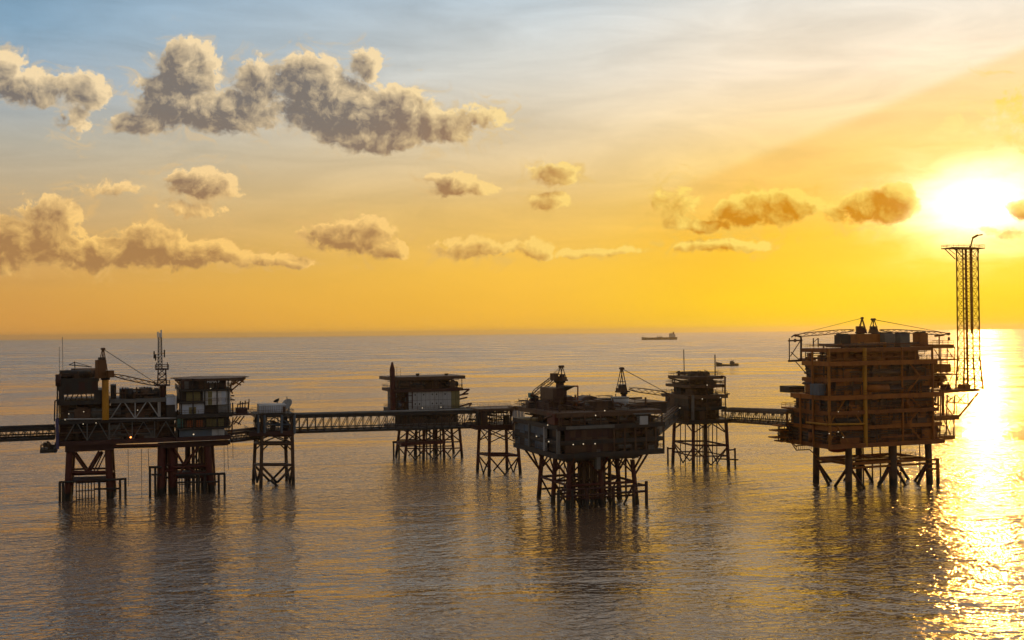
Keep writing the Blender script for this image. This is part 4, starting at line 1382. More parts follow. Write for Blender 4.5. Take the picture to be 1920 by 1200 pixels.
    # props from the legs out to the overhanging decks
    for k in range(3):
        bar('prop', J(2, k, zh + 1.5), fr.W(xe - 1.5, rows[k], z1 - .9), .3, R, T)
        bar('prop', J(2, k, zh + 6), fr.W(xe - .6, rows[k], z1 - .8), .22, R, T)
        bar('prop', J(0, k, zh + 1.5), fr.W(xw - 0 + .6, rows[k], z1 - .9), .3, R, T)
    for i in range(3):
        bar('prop', J(i, 2, zh + 1), fr.W(fr.x(cols[i], 940, 0) - .5, y1 - 1, z1 - .9), .28, R, T)
        bar('prop', J(i, 0, zh + 3), fr.W(fr.x(cols[i], 940, 0), y0 + 1, z1 - .9), .28, R, T)
    # west face: blue grey cladding with pale posts
    side_panels(fr, T, y0 + 9, y1 - .5, z1 + .05, z3 - 1.2, xw + .4, 6, 3, ('blue_grey', 'dark_steel', 'blue_grey'), 52)
    side_panels(fr, T, y0 + 1, y0 + 9, z1 + .05, z3 - 1.2, xw + 1.2, 3, 3, ('dark_red', 'dark_steel', B), 53, openings=.3)
    for y, mt in ((y0 + .4, 'grey_paint'), (y0 + 9, 'light_grey'), (y0 + 20, 'grey_paint')):
        fr.box('column', xw - .15, xw + .6, y - .4, y + .4, z1 + .01, z3 - .8, mt, T)
    # front: one big dark cladding field, open bays east of it
    xa, xb = fr.x(1061, 820, y0), fr.x(1152, 820, y0)
    panels(fr, T, xa, xb, z1 + .05, z3 - 1.2, y0 + .7, 9, 3, ('dark_red', B, 'brown_steel', 'dark_red'), 54)
    fr.box('girder', xa, xb, y0 - .3, y0 - .1, z3 - .9, z3 - .1, 'grey_paint', T)
    for k in range(3):
        q = (z1 + .02, z2 + .02)[k] if k < 2 else None
    panels(fr, T, xb, xe - .6, z1 + .05, z2 - 1.0, y0 + 2.5, 8, 1, (B, DR, 'grey_paint', DS), 55, openings=.15)
    panels(fr, T, xb, xe - .6, z2 + .05, z3 - 1.1, y0 + 2.5, 8, 1, (B, DR, DS), 56, openings=.15)
    fill(fr, T, xb, xe - 1, y0 + .4, y0 + 2.4, z1, z2 - .8, 57, 5, 3, 24, (B, DS, 'grey_paint'))
    fill(fr, T, xb, xe - 1, y0 + .4, y0 + 2.4, z2, z3 - .9, 58, 5, 3, 24, (B, DS, DR))
    for px in (1152, 1172, 1192, 1212, 1230, 1245):
        x = fr.x(px, 825, y0)
        fr.box('column', x - .2, x + .2, y0 + .03, y0 + .4, z1 + .01, z3 - .8, B, T)
    fr.box('wall', xw + 2, xe - 1.5, 9, 9.3, z1, z4 - .9, DS, T)
    side_panels(fr, T, y0 + 2, y1 - 2, z1 + .05, z3 - 1.2, xe - 1.2, 6, 2, (DS, B), 59)
    # main deck to upper deck
    panels(fr, T, fr.x(1100, 786, y0 + 4), fr.x(1170, 786, y0 + 4), z3 + .05, z4 - 1.0, y0 + 4, 6, 1, (B, DS, 'brown_steel'), 60)
    fill(fr, T, xw + 1, xe - 1, y0 + .6, y0 + 6, z3, z4 - .6, 61, 9, 5, 60, (B, DS, DR, 'grey_paint'))
    fill(fr, T, xw + 1, xe - 1, y0 + 8, y1 - 2, z3, z4 - .6, 62, 9, 3, 40, (B, DS))
    for px in (1050, 1073, 1098, 1128, 1160, 1190, 1220, 1243):
        x = fr.x(px, 786, y0)
        bar('column', fr.W(x, y0 + .5, z3), fr.W(x, y0 + .5, z4 - .6), .22, B, T)
    # upper deck equipment
    fill(fr, T, xw + 2, xe - 3, y0 + 2, y1 - 4, z4, z4 + 3.0, 63, 16, 7, 60, (B, DS, 'grey_paint', DR))
    # drilling substructure with the first crane's column and exhaust gantry
    b1 = fr.pbox('module', 1037, 728, 1063, 776, 6, 9, 'brown_steel', T)
    x0, x1, za, zb2 = fr.span(1037, 728, 1063, 776, 6)
    for i in range(4):
        for k in range(3):
            w_, h_ = (x1 - x0) / 4, (zb2 - za) / 3
            fr.box('wall_panel', x0 + i * w_ + .06, x0 + (i + 1) * w_ - .06, 5.92, 5.995, za + k * h_ + .06, za + (k + 1) * h_ - .06, random.Random(i * 7 + k).choice((B, DR, DS)), b1)
    fr.pbox('module', 1063, 744, 1074, 776, 4, 6, 'dark_red', T)
    x0, x1, za, zb2 = fr.span(1058, 724, 1080, 733, 5)
    fr.mesh('hopper', [(x0, 5, zb2), (x1, 5, zb2), (x1, 11, zb2), (x0, 11, zb2), (x0, 6, za), (x1 - 2.2, 6, za), (x1 - 2.2, 10, za), (x0, 10, za)], [(3, 2, 1, 0), (4, 5, 6, 7), (0, 1, 5, 4), (1, 2, 6, 5), (2, 3, 7, 6), (3, 0, 4, 7)], DS, T)
    pxbar(fr, 'exhaust_pipe', (1083.5, 724), (1083, 756), 8, .2, 'orange_slat', T)
    pxbar(fr, 'exhaust_pipe', (1073, 724), (1083.5, 724), 8, .2, 'orange_slat', T)
    pxbar(fr, 'exhaust_pipe', (1078, 740), (1078, 760), 8, .14, 'orange_slat', T)
    fr.pbox('equipment_skid', 1080, 753, 1088, 764, 5, 4, 'orange_slat', T)
    pxbar(fr, 'pipe', (1020, 785), (1044, 776), -2, .3, B, T)
    fr.pbox('module', 1040, 776, 1056, 797, -4, 5, 'red_paint', T)
    # west boom rest and its stub column
    fr.pbox('boom_rest', 999, 742, 1010, 776, 20, 2.2, DS, T)
    fr.pbox('boom_rest', 994, 737, 999, 746, 20, 1.6, 'teal_paint', T)
    for px in (1014, 1018, 1022):
        pxbar(fr, 'post', (px, 742), (px, 762), 20, .14, B, T)
    # rounded exhaust housing in the middle
    c = fr.P(1102, 757, 9)
    vessel(fr, T, fr.M.inverted() @ c, 7, 2.2, B, 'y', 'exhaust_housing')
    pxbar(fr, 'whip_aerial', (1101, 740), (1101, 752), 9, .08, DS, T)
    fr.pbox('module', 1117, 753, 1148, 776, 4, 8, DR, T)
    fr.pbox('walkway', 1126, 747, 1146, 749.5, 3, 4, B, T)
    fr.pbox('module', 1184, 756, 1250, 776, 3, 12, DS, T)
    fr.pbox('roof_edge', 1183, 754, 1252, 757, 2.4, 13, B, T)
    # helmet of railings along the west walkway
    w0 = fr.pbox('walkway', 962, 762, 1010, 765, 25, 4, B, T)
    fill(fr, T, xw + .5, fr.x(1040, 780, 20), 16, 25, z4, z4 + 2.2, 64, 4, 2, 22, (B, DS))
    # pale box module in the east bay
    fr.pbox('module', 1200, 780, 1215, 796, y0 - .6, 3, 'light_grey', T)
    fr.pbox('canopy', 1190, 775, 1226, 777, y0 - .8, 4, 'grey_paint', T)
    # lower funnel at the front
    fr.pbox('caisson', 1119, 842, 1126, 880, -5, 1.4, 'grey_paint', T)
    lamps(fr, T, [(1027, 797), (1006, 818)], y0 + 2, .22)
    lamps(fr, T, [(1075, 833.5), (1094, 832.5), (1116, 832), (1029, 828), (1134, 770), (1117, 779)], y0 - .6, .24)
    return fr, T
FC, TC = central_platform()

def white_tank():
    fr = FC
    c = fr.P(1163, 776, 1)
    T = thing('storage_tank', 'pale upright tank below the lattice crane on the central platform', 'tank', c)
    zt = fr.z(1163, 746, 1)
    bar('shell', c, Vector((c.x, c.y, zt)), 2.3, 'light_grey', T, 24)
    bar('lid', Vector((c.x, c.y, zt)), Vector((c.x, c.y, zt + .25)), 2.4, 'grey_paint', T, 24)
    for k in range(3):
        z = c.z + (zt - c.z) * (k + 1) / 4
        bar('band', Vector((c.x, c.y, z)), Vector((c.x, c.y, z + .12)), 2.36, 'grey_paint', T, 24)
    c2 = fr.P(1172, 800, -2)
    fr.pbox('lower_shell', 1160, 776, 1179, 790, -4, 4, 'grey_paint', T)
white_tank()

crane('pedestal_crane', 'crane on top of the brown module of the central platform, short boom lowered', FC.P(1050, 729, 10), 1.6, 1.1, FC.P(998, 741, 20), 3.8, 'dark_red', 'brown_steel', boom_w=1.3, hook=.8, hs=.7, hw=1.5, aft=2.0)
crane('pedestal_crane', 'lattice crane behind the pale tank, its boom pointing to the small platform', FC.P(1170, 756, 8), FC.z(1170, 739, 8) - FC.z(1170, 756, 8), .75, FC.P(1252, 739, 10), 6.4, 'dark_red', 'brown_steel', boom_w=1.15, hook=1.0, hs=.8, hw=1.5, aft=2.2)

# ---------------------------------------------------------------- slim platform behind
def slim_platform():
    fr = Frame(1300, 362)
    T = thing('offshore_platform', 'narrow wellhead platform with two thin masts, behind the central platform', 'platform', fr.W(5, 6, 0), 'platforms of the offshore field')
    R, B, DS = 'red_paint', 'brown_steel', 'dark_steel'
    def Jl(k, q):
        return (fr.P(1300, q, 0), fr.P(1361 + max(0, q - 790) * .06, q, 0), fr.P(1323 + max(0, q - 790) * .02, q - 8, 13), fr.P(1265 - max(0, q - 790) * .04, q - 8, 13))[k % 4]
    for k in range(4):
        a, b = Jl(k, 786), Jl(k, 878)
        d = b - a; b = b + d * ((-5 - b.z) / d.z)
        bar('leg', a, b, .58, R, T, 14)
        n = k + 1
        for q, r in ((835, .32), (855, .22)):
            bar('brace', Jl(k, q), Jl(n, q), r, R, T)
        m_ = (Jl(k, 792) + Jl(n, 792)) / 2
        bar('brace', Jl(k, 812), m_, .2, R, T); bar('brace', Jl(n, 812), m_, .2, R, T)
        lo = (Jl(k, 872) + Jl(n, 872)) / 2
        bar('brace', Jl(k, 838), lo, .22, R, T); bar('brace', Jl(n, 838), lo, .22, R, T)
    for px, yo in ((1276, 10), (1285, 8), (1307, 6), (1318, 9), (1329, 4), (1336, 7), (1344, 5), (1312, 3)):
        pxbar(fr, 'conductor', (px, 788), (px, 872), yo, .17, B, T)
    pxbar(fr, 'conductor', (1322, 788), (1322, 874), 5, .5, B, T)
    for px, q in ((1378, 840), (1252, 838)):
        a = fr.P(px, q, -1 if px > 1300 else 12); bar('fender_post', a, Vector((a.x, a.y, -4)), .32, R, T)
    pxbar(fr, 'landing_beam', (1363, 844), (1379, 843), -1, .24, R, T)
    pxbar(fr, 'landing_beam', (1340, 860), (1384, 862), -1, .24, R, T)
    pxbar(fr, 'landing_beam', (1252, 841), (1266, 841), 12, .26, R, T)
    y0, y1 = -2, 15
    xw, xe = fr.x(1292, 790, y0), fr.x(1363, 790, y0)
    z0, z1, z2, z3, z4 = fr.z(1320, 788, y0), fr.z(1320, 764, y0), fr.z(1320, 741, y0), fr.z(1320, 722, y0), fr.z(1320, 706, y0)
    deck(fr, T, xw - .4, fr.x(1378, 790, y0), y0, y1, z0, .9, DS, 'fblr')
    deck(fr, T, xw, xe, y0, y1, z1, .6, DS, 'fblr')
    deck(fr, T, xw - .5, xe + .3, y0 - .4, y1 + 1, z2, .8, B, 'fblr')
    deck(fr, T, xw + .6, xe - .3, y0, y1, z3, .6, B, 'fblr')
    deck(fr, T, xw + 1.0, xe - .8, y0 + .5, y1 - 1, z4, .6, B, 'fblr')
    panels(fr, T, xw + .3, xe - .3, z0, z1 - .8, 2.5, 6, 1, (B, DS), 71, openings=.2)
    panels(fr, T, xw + .3, xe - .3, z1, z2 - 1, .5, 6, 1, (B, 'dark_red', DS), 72)
    side_panels(fr, T, y0 + .5, y1 - .5, z0, z2 - 1, xw + .2, 5, 2, (B, DS), 73, openings=.12)
    fr.box('wall', xw + 1, xe - 1, 4, 10, z0, z2 - .8, DS, T)
    fill(fr, T, xw + .5, xe - .5, y0 + .3, y1 - 1, z0, z1, 74, 5, 2, 30, (B, DS))
    fill(fr, T, xw + .5, xe - .5, y0 + .3, 0, z1, z2, 75, 4, 2, 30, (B, DS))
    fill(fr, T, xw + .8, xe - 1, y0 + .3, y1 - 1, z2, z3 - .3, 76, 8, 4, 30, (B, DS))
    fill(fr, T, xw + 1, xe - 1, y0 + .5, y1 - 2, z3, z4 - .3, 77, 6, 3, 26, (B, DS))
    fill(fr, T, xw + 2, xe - 2, y0 + 1, y1 - 3, z4, z4 + 1.8, 78, 5, 2, 14, (B, DS))
    pxbar(fr, 'column', (1299, 741), (1299, 788), y0 - .5, .5, 'grey_paint', T, seg=12)
    for px in (1325, 1360):
        pxbar(fr, 'column', (px, 706), (px, 788), y0 - .1, .2, B, T)
    fr.pbox('module', 1321, 699, 1331, 722, 3, 4, 'red_paint', T)
    # pipe loop on the east corner, boom on the west
    pxbar(fr, 'pipe', (1359, 706), (1359, 738), y0 - .3, .24, 'red_paint', T)
    pxbar(fr, 'pipe', (1352, 705), (1359, 706), y0 - .3, .24, 'red_paint', T)
    pxbar(fr, 'pipe', (1356, 712), (1355, 735), y0 - .3, .14, 'red_paint', T)
    pxbar(fr, 'davit_arm', (1255, 709), (1281, 715), 13, .24, B, T)
    pxbar(fr, 'davit_rope', (1256, 709), (1256, 726), 13, .05, DS, T)
    pxbar(fr, 'davit_post', (1264.5, 711), (1264.5, 740), 13, .22, B, T)
    for q in (706, 715):
        pxbar(fr, 'davit_beam', (1273, q), (1300, q), 12, .2, B, T)
    fr.pbox('deck', 1250, 738, 1275, 741, 12, 4, B, T)
    pxbar(fr, 'mast', (1282, 655), (1283, 706), 10, .16, B, T, seg=6)
    pxbar(fr, 'mast', (1340.5, 665), (1341, 704), 6, .2, B, T, seg=6)
    pxbar(fr, 'stub_arm', (1362, 738.5), (1368, 738.5), y0, .22, B, T)
    lamps(fr, T, [(1351, 745.5), (1317, 748), (1275, 765), (1326, 722)], y0 - .7, .24)
    return fr, T
FD, TD = slim_platform()

# ---------------------------------------------------------------- tall eastern platform under the sun
def eastern_platform():
    fr = Frame(1592, 309)
    T = thing('offshore_platform', 'tall many-storeyed platform beside the flare tower, against the sun', 'platform', fr.W(12, 8, 0), 'platforms of the offshore field')
    B, O, DS, R = 'amber_glare_steel', 'ochre_paint', 'dark_steel', 'red_paint'
    cols, rows = (1592, 1674, 1741), (0, 15)
    ztop = fr.z(1640, 832, 0)
    X = [fr.x(px, 900, 0) for px in cols]
    def J(i, k, z):
        return fr.W(X[i] + (i - 1) * (ztop - z) * .02, rows[k] + (k - .5) * (ztop - z) * .02, z)
    for i in range(3):
        for k in range(2):
            bar('leg', J(i, k, ztop), J(i, k, -5), .95 if not (i == 1 and k == 0) else 1.1, 'brown_steel', T, 16)
    zh = fr.z(1640, 867, 0)
    for k in range(2):
        for i in range(2):
            bar('brace', J(i, k, zh), J(i + 1, k, zh), .45, B, T)
            bar('brace', J(i, k, zh - 1.2), J(i + 1, k, zh - 1.2), .32, B, T)
            lo = (J(i, k, -1.5) + J(i + 1, k, -1.5)) / 2
            bar('brace', J(i, k, zh - .6), lo - fr.ex * 1.2, .42, R, T)
            bar('brace', J(i + 1, k, zh - .6), lo + fr.ex * 1.2, .42, R, T)
    for i in range(3):
        bar('brace', J(i, 0, zh), J(i, 1, zh), .45, B, T)
        lo = (J(i, 0, -1.5) + J(i, 1, -1.5)) / 2
        bar('brace', J(i, 0, zh - .6), lo, .42, R, T)
        bar('brace', J(i, 1, zh - .6), lo, .42, R, T)
        if i < 2:
            bar('brace', J(i, 0, zh), J(i + 1, 1, zh), .3, B, T)
            bar('brace', J(i + 1, 0, zh), J(i, 1, zh), .3, B, T)
    wk = fr.box('walkway', X[0] + 1, X[2] - 1, 2, 4, zh + .5, zh + .62, B, T)
    railing(fr, wk, X[0] + 1, X[2] - 1, 2, 4, zh + .62, B, 'fb')
    for px, yo in ((1618, 8), (1688, 6), (1724, 4), (1635, 10), (1650, 12)):
        a = fr.P(px, 828, yo); bar('riser', a, Vector((a.x, a.y, -5)), .16 if px > 1700 else .22, B, T)
    a = fr.P(1758, 860, -2); bar('fender_post', a, Vector((a.x, a.y, -5)), .5, O, T)
    for q in (862, 870, 880):
        pxbar(fr, 'landing_beam', (1741, q), (1759, q - 1), -2, .3, O, T)
    # hanging lifeboat below the cellar deck
    c = fr.M.inverted() @ fr.P(1572, 840.5, 3)
    # decks
    y0, y1 = -4, 16
    xw, xe = fr.x(1552, 800, y0), fr.x(1766, 790, y0)
    Z = [fr.z(1640, q, y0) for q in (829, 797, 768, 739, 707, 676, 652)]
    rails = ('fblr', 'f', 'fr', 'flr', 'f', 'flr', 'fblr')
    Y1 = (16, 16, 15, 12.5, 8, 7, 6.5)          # each storey reaches less far back
    XE = (1766, 1764, 1756, 1760, 1748, 1752, 1746)
    XE = [fr.x(q, 760, y0) for q in XE]
    for i, z in enumerate(Z):
        e = (0, .1, -.1, .4, -.1, .3, .5)[i]
        xe, y1 = XE[i], Y1[i]
        e2 = (1.0, .3, .9, 1.3, .5, 1.2, .6)[i]
        deck(fr, T, xw - e, xe + e, y0 - e2, y1 + e, z, .9 if i in (0, 3, 5) else .7, B if i % 2 else 'amber_glare_panel', rails[i], 'amber_glare_panel')
    # heavy columns in front and on the west side
    for px, r, mt in ((1553, .42, O), (1620, .6, 'yellow_paint'), (1690, .3, B), (1747, .34, B)):
        x = fr.x(px, 760, y0)
        bar('column', fr.W(x, y0 - .5, Z[0] - 1), fr.W(x, y0 - .5, Z[6]), r, mt, T, 12)
    for y in (2, 8, 14.5):
        bar('column', fr.W(xw - .45, y, Z[0] - 1), fr.W(xw - .45, y, Z[2 if y > 14 else 3 if y > 7 else 6]), .3, B, T, 12)
    # cladding deck by deck, here and there open on the equipment behind
    P_ = 'amber_glare_panel'
    mats = ((P_, P_, B, 'dark_red'), (P_, P_, B), (P_, P_, B), (P_, B, P_, 'dark_red'), (P_, P_, B), (P_, B))
    for i in range(6):
        za, zb = Z[i] + .03, Z[i + 1] - 1.05
        xe, y1 = min(XE[i], XE[i + 1]), min(Y1[i], Y1[i + 1])
        xr = xe - .6
        rec = (.9, .35, .25, .3, .45, 2.6)[i]
        fill(fr, T, xw + .6, xe - .8, y0 + .3, y0 + rec + .5, za, zb, 90 + i, 4, 2, 30, (P_, DS, B), P_)
        if i < 5:
            panels(fr, T, xw + .4, xr, za, zb, y0 + rec, 13, 1 if i in (2, 4) else 2, mats[i], 80 + i, openings=.16, back='brown_steel')
            fill(fr, T, xw + .2, xe - .5, y0 - .5, y0 + .1, za, zb, 160 + i, 3, 1, 34, (P_, 'brown_steel', B), 'brown_steel', .5)
            side_panels(fr, T, y0 + .8, y1 - 1, za, zb, xw + .5, 4, 1, mats[i], 100 + i, openings=.2)
            side_panels(fr, T, y0 + 2, y1 - 1, za, zb, xe - 1.4, 4, 1, mats[i], 120 + i, openings=.35)
            fr.box('wall', xw + 1.2, xe - 1.8, y1 - 3, y1 - 2.75, za, zb, P_, T)
        else:                                            # the top storey is partly open, daylight shows through
            for p0, p1 in ((1568, 1592), (1602, 1634), (1640, 1688), (1702, 1722)):
                a, b = fr.x(p0, 664, y0 + 2), fr.x(p1, 664, y0 + 2)
                panels(fr, T, a, b, za, zb + .6, y0 + 2, max(2, int((b - a) / 2)), 1, mats[5], 130 + p0, openings=.1)
                fr.box('equipment_house', a, b, y0 + 2.2, y0 + 7, za, zb + .6, P_, T)
        fill(fr, T, xw - .2, xw + .6, y0 + .5, y1 - .5, za, zb, 110 + i, 2, 1, 16, (P_, DS))
        for px in (1585, 1655, 1718):
            x = fr.x(px, 760, y0)
            bar('post', fr.W(x, y0 + .1, za), fr.W(x, y0 + .1, zb + .8), .13, B, T, 6)
    # stair flights zigzagging up the front
    for i in range(5):
        pa, pb = (1698, 1722) if i % 2 else (1722, 1698)
        xa_, xb_ = fr.x(pa, 760, y0), fr.x(pb, 760, y0)
        for y in (y0 - .9, y0 - .25):
            beam('stair_stringer', fr.W(xa_, y, Z[i] + .1), fr.W(xb_, y, Z[i + 1] - .1), .1, .3, B, T)
    # big diagonal braces seen in the front bays
    for p, q, p2, q2 in ((1556, 795, 1585, 748), (1585, 748, 1616, 795), (1556, 829, 1570, 800), (1570, 800, 1590, 829)):
        pxbar(fr, 'brace', (p, q), (p2, q2), y0 - .3, .24, O, T)
    pxbar(fr, 'rail_pipe', (1512, 792), (1552, 796), y1 - 2, .3, 'yellow_paint', T, y0 - .7)
    pxbar(fr, 'rail_pipe', (1552, 796), (1620, 795), y0 - .7, .3, 'yellow_paint', T)
    # west side: boom cradle, stair frame, dark box, pipe outriggers
    yb = 14
    for p, q, p2, q2, r in ((1480, 634, 1480, 677, .16), (1502, 632, 1502, 676, .3), (1478, 639, 1504, 638, .22), (1478, 677, 1516, 675, .3), (1500, 640, 1482, 668, .14), (1483, 660, 1500, 676, .14),
                            (1492, 678, 1513, 702, .14), (1509, 679, 1515, 705, .2), (1515, 678, 1515, 726, .22), (1484, 632, 1490, 628, .2), (1490, 628, 1502, 632, .25), (1525, 634, 1525, 650, .18), (1534, 634, 1534, 650, .18), (1525, 642, 1534, 634, .1),
                            (1508, 710, 1528, 708, .16), (1508, 711, 1508, 726, .1)):
        pxbar(fr, 'boom_cradle', (p, q), (p2, q2), yb, r, 'dark_red', T)
    fr.pbox('landing', 1517, 672, 1530, 678, yb - 2, 5, B, T)
    fr.pbox('dark_module', 1480.5, 724, 1509, 736, yb - 1, 5, DS, T)
    fr.pbox('grey_module', 1535, 720, 1568, 741, y0 + 1, 4, 'blue_grey', T)
    pxbar(fr, 'column', (1497, 736), (1496, 770), yb, .5, B, T)
    w0 = fr.pbox('deck', 1483, 764, 1500, 767, yb - 1, 5, B, T)
    x0, x1, z_ = fr.x(1483, 764, yb - 1), fr.x(1499, 764, yb - 1), fr.z(1490, 764, yb - 1)
    railing(fr, w0, x0, x1, yb - .9, yb + 3.8, z_, B)
    for k, (p, q, p2) in enumerate(((1462, 797, 1500), (1456, 806, 1500), (1455, 819, 1505), (1466, 826, 1510))):
        fr.pbox('outrigger', p, q, p2, q + 2.2, yb - 1, 4, B, T)
    x0, x1, za, zb = fr.span(1466, 797, 1500, 828, yb)
    fill(fr, T, x0, x1, yb - 1, yb + 3, za, zb, 131, 5, 2, 46, (DS, B))
    # stair flight hanging under the south west corner
    for p, q, p2, q2 in ((1483, 829, 1493, 844), (1493, 844, 1518, 843), (1518, 843, 1531, 855), (1490, 836, 1528, 834), (1480, 826, 1494, 838)):
        pxbar(fr, 'stair_rail', (p, q), (p2, q2), 12, .16, B, T)
    for k in range(8):
        pxbar(fr, 'stair_post', (1493 + 4 * k, 835), (1493 + 4 * k, 843), 12, .07, B, T, seg=5)
    # east side: slabs that stick out in steps
    for p0, q0, p1, q1, yo in ((1746, 646, 1789, 653, 2), (1762, 673, 1795, 676, 3), (1768, 701, 1799, 703.5, 3), (1755, 779, 1799, 788, 4), (1742, 818, 1791, 825, 2)):
        s_ = fr.pbox('deck', p0, q0, p1, q1, yo, 9, O, T)
        x0, x1, z_ = fr.x(p0, q0, yo), fr.x(p1, q0, yo), fr.z((p0 + p1) / 2, q0, yo)
        railing(fr, s_, x0, x1 - .1, yo + .1, yo + 8.9, z_, 'ochre_paint', 'fr')
    for px in (1764, 1776, 1790):
        pxbar(fr, 'post', (px, 650), (px, 703), 3.5, .14, O, T)
        pxbar(fr, 'post', (px, 740), (px - 2, 822), 4.5, .2, O, T)
    for p, q, p2, q2 in ((1752, 655, 1764, 674), (1776, 655, 1790, 674), (1770, 703, 1784, 730), (1786, 703, 1772, 730), (1782, 788, 1770, 818), (1770, 788, 1784, 818)):
        pxbar(fr, 'brace', (p, q), (p2, q2), 4, .13, O, T)
    for q0, q1, p0, p1, sd in ((676, 700, 1748, 1782, 141), (704, 728, 1750, 1776, 142), (741, 778, 1748, 1764, 143), (789, 817, 1748, 1772, 144)):
        x0, x1, za, zb = fr.span(p0, q0, p1, q1, 4)
        fill(fr, T, x0, x1, 4, 12, za, zb, sd, 4, 2, 24, (O, B), O)
    fr.pbox('module', 1745, 683, 1783, 698, 5, 6, O, T)
    fr.pbox('module', 1745, 705, 1775, 712, 5, 6, O, T)
    # outrigger truss that carries the flare tower
    yo = 5
    zt = fr.z(1800, 732, yo)
    for y in (yo, yo + 7):
        for p, q, p2, q2, r in ((1762, 735, 1836, 731, .42), (1834, 737, 1797, 782, .3), (1768, 737, 1768, 786, .4), (1774, 754, 1814, 757, .2), (1776, 741, 1792, 754, .16), (1792, 741, 1776, 754, .16), (1794, 741, 1808, 756, .16), (1810, 739, 1796, 754, .16), (1815, 737, 1815, 757, .16), (1772, 758, 1786, 778, .16), (1794, 757, 1794, 779, .14)):
            pxbar(fr, 'outrigger_truss', (p, q), (p2, q2), y, r, O, T, seg=6)
    x0, x1 = fr.x(1764, 732, yo), fr.x(1835, 731, yo)
    fr.box('outrigger_deck', x0, x1, yo + .3, yo + 6.7, zt - .1, zt + .3, O, T)
    fr.pbox('equipment_skid', 1809, 721, 1820, 730, yo + 1, 3, O, T)
    fr.pbox('equipment_skid', 1776, 721, 1783, 732, yo + 1, 3, R, T)
    # roof: exhaust housings in a row
    for p0, q0, p1, mt in ((1577, 628, 1595, DS), (1659, 625, 1678, 'grey_paint'), (1688, 625, 1706, 'grey_paint'), (1725, 624, 1740, B)):
        s_ = fr.pbox('exhaust_housing', p0, q0, p1, 651, 1, 3.1, mt, T)
        x0, x1, za, zb = fr.span(p0, q0, p1, 651, 1)
        for k in range(3):
            fr.box('louvre', x0 + .2, x1 - .2, .9, .995, za + .5 + k * (zb - za - .6) / 3, za + .2 + (k + .8) * (zb - za - .6) / 3, mt, s_)
        for k in range(3):
            fr.box('exhaust_flue', x0 + .1 + k * (x1 - x0) / 3, x0 + (k + .75) * (x1 - x0) / 3, 1.6, 3.4, zb, zb + .35, DS, s_)
    x0, x1, za, zb = fr.span(1520, 640, 1760, 650, 2)
    fill(fr, T, xw + 1, XE[6] - 1, y0 + 1, 6, Z[6], Z[6] + 1.5, 151, 0, 2, 40, (B, O, DS))
    fr.pbox('crane_house', 1607, 626, 1650, 651, 3, 5, B, T)
    pxbar(fr, 'boom_rest', (1761, 628), (1761, 674), 6, .2, B, T)
    pxbar(fr, 'boom_rest', (1753, 630), (1770, 628), 6, .3, B, T)
    lamps(fr, T, [(1572, 772), (1610, 772), (1555, 813), (1572, 810), (1581, 820), (1681, 746)], y0 - .9, .2)
    return fr, T
FR, TR = eastern_platform()

def lifeboat():
    fr = FR
    c = fr.P(1573, 841, 3)
    T = thing('lifeboat', 'dark lifeboat slung under the tall platform beside the flare tower', 'lifeboat', c - Vector((0, 0, 1.2)))
    vs, fs = [], []
    prof = ((-3.6, .1, .1), (-3.2, .7, .6), (-2, 1.15, 1.0), (0, 1.3, 1.15), (2, 1.15, 1.0), (3.2, .7, .6), (3.6, .1, .1))
    n = 12
    for x, a, b in prof:
        vs += [(x, a * math.cos(2 * math.pi * i / n), b * math.sin(2 * math.pi * i / n)) for i in range(n)]
    for k in range(len(prof) - 1):
        for i in range(n):
            j = (i + 1) % n
            fs.append((k * n + i, k * n + j, (k + 1) * n + j, (k + 1) * n + i))
    fs += [tuple(range(n)), tuple(reversed(range((len(prof) - 1) * n, len(prof) * n)))]
    o = bpy.data.objects.new('hull', mesh('hull', vs, fs, 'lifeboat_orange', 'all'))
    link(o, T, Matrix.Translation(c) @ Matrix.Rotation(fr.yaw, 4, 'Z'))
    bx_ = bpy.data.objects.new('canopy', unit('box', 'lifeboat_orange'))
    link(bx_, T, Matrix.Translation(c + Vector((0, 0, 1.0))) @ Matrix.Rotation(fr.yaw, 4, 'Z') @ Matrix.Diagonal((3.0, 1.4, .8, 1)))
    zd = fr.z(1640, 829, -4)
    for s in (-2.4, 2.4):
        p = c + fr.ex * s
        bar('fall_rope', p + Vector((0, 0, .6)), Vector((p.x, p.y, zd - .8)), .06, 'dark_steel', T, 6)
lifeboat()

zr = FR.z(1620, 632, 6)
crane('pedestal_crane', 'roof crane farther from the flare tower, its boom laid out over the edge', FR.P(1613, 632, 6), .6, .9, FR.P(1492, 629, 14), FR.z(1613, 596, 6) - zr - 1.2, 'dark_red', 'red_paint', boom_w=1.0, hook=1.0, hs=.7, hw=1.2)
crane('pedestal_crane', 'roof crane nearer the flare tower, its boom laid towards that tower', FR.P(1641, 632, 6), .6, .9, FR.P(1778, 626, 6), FR.z(1641, 598, 6) - zr - 1.2, 'dark_red', 'brown_steel', boom_w=.9, hook=1.0, hs=.7, hw=1.2)

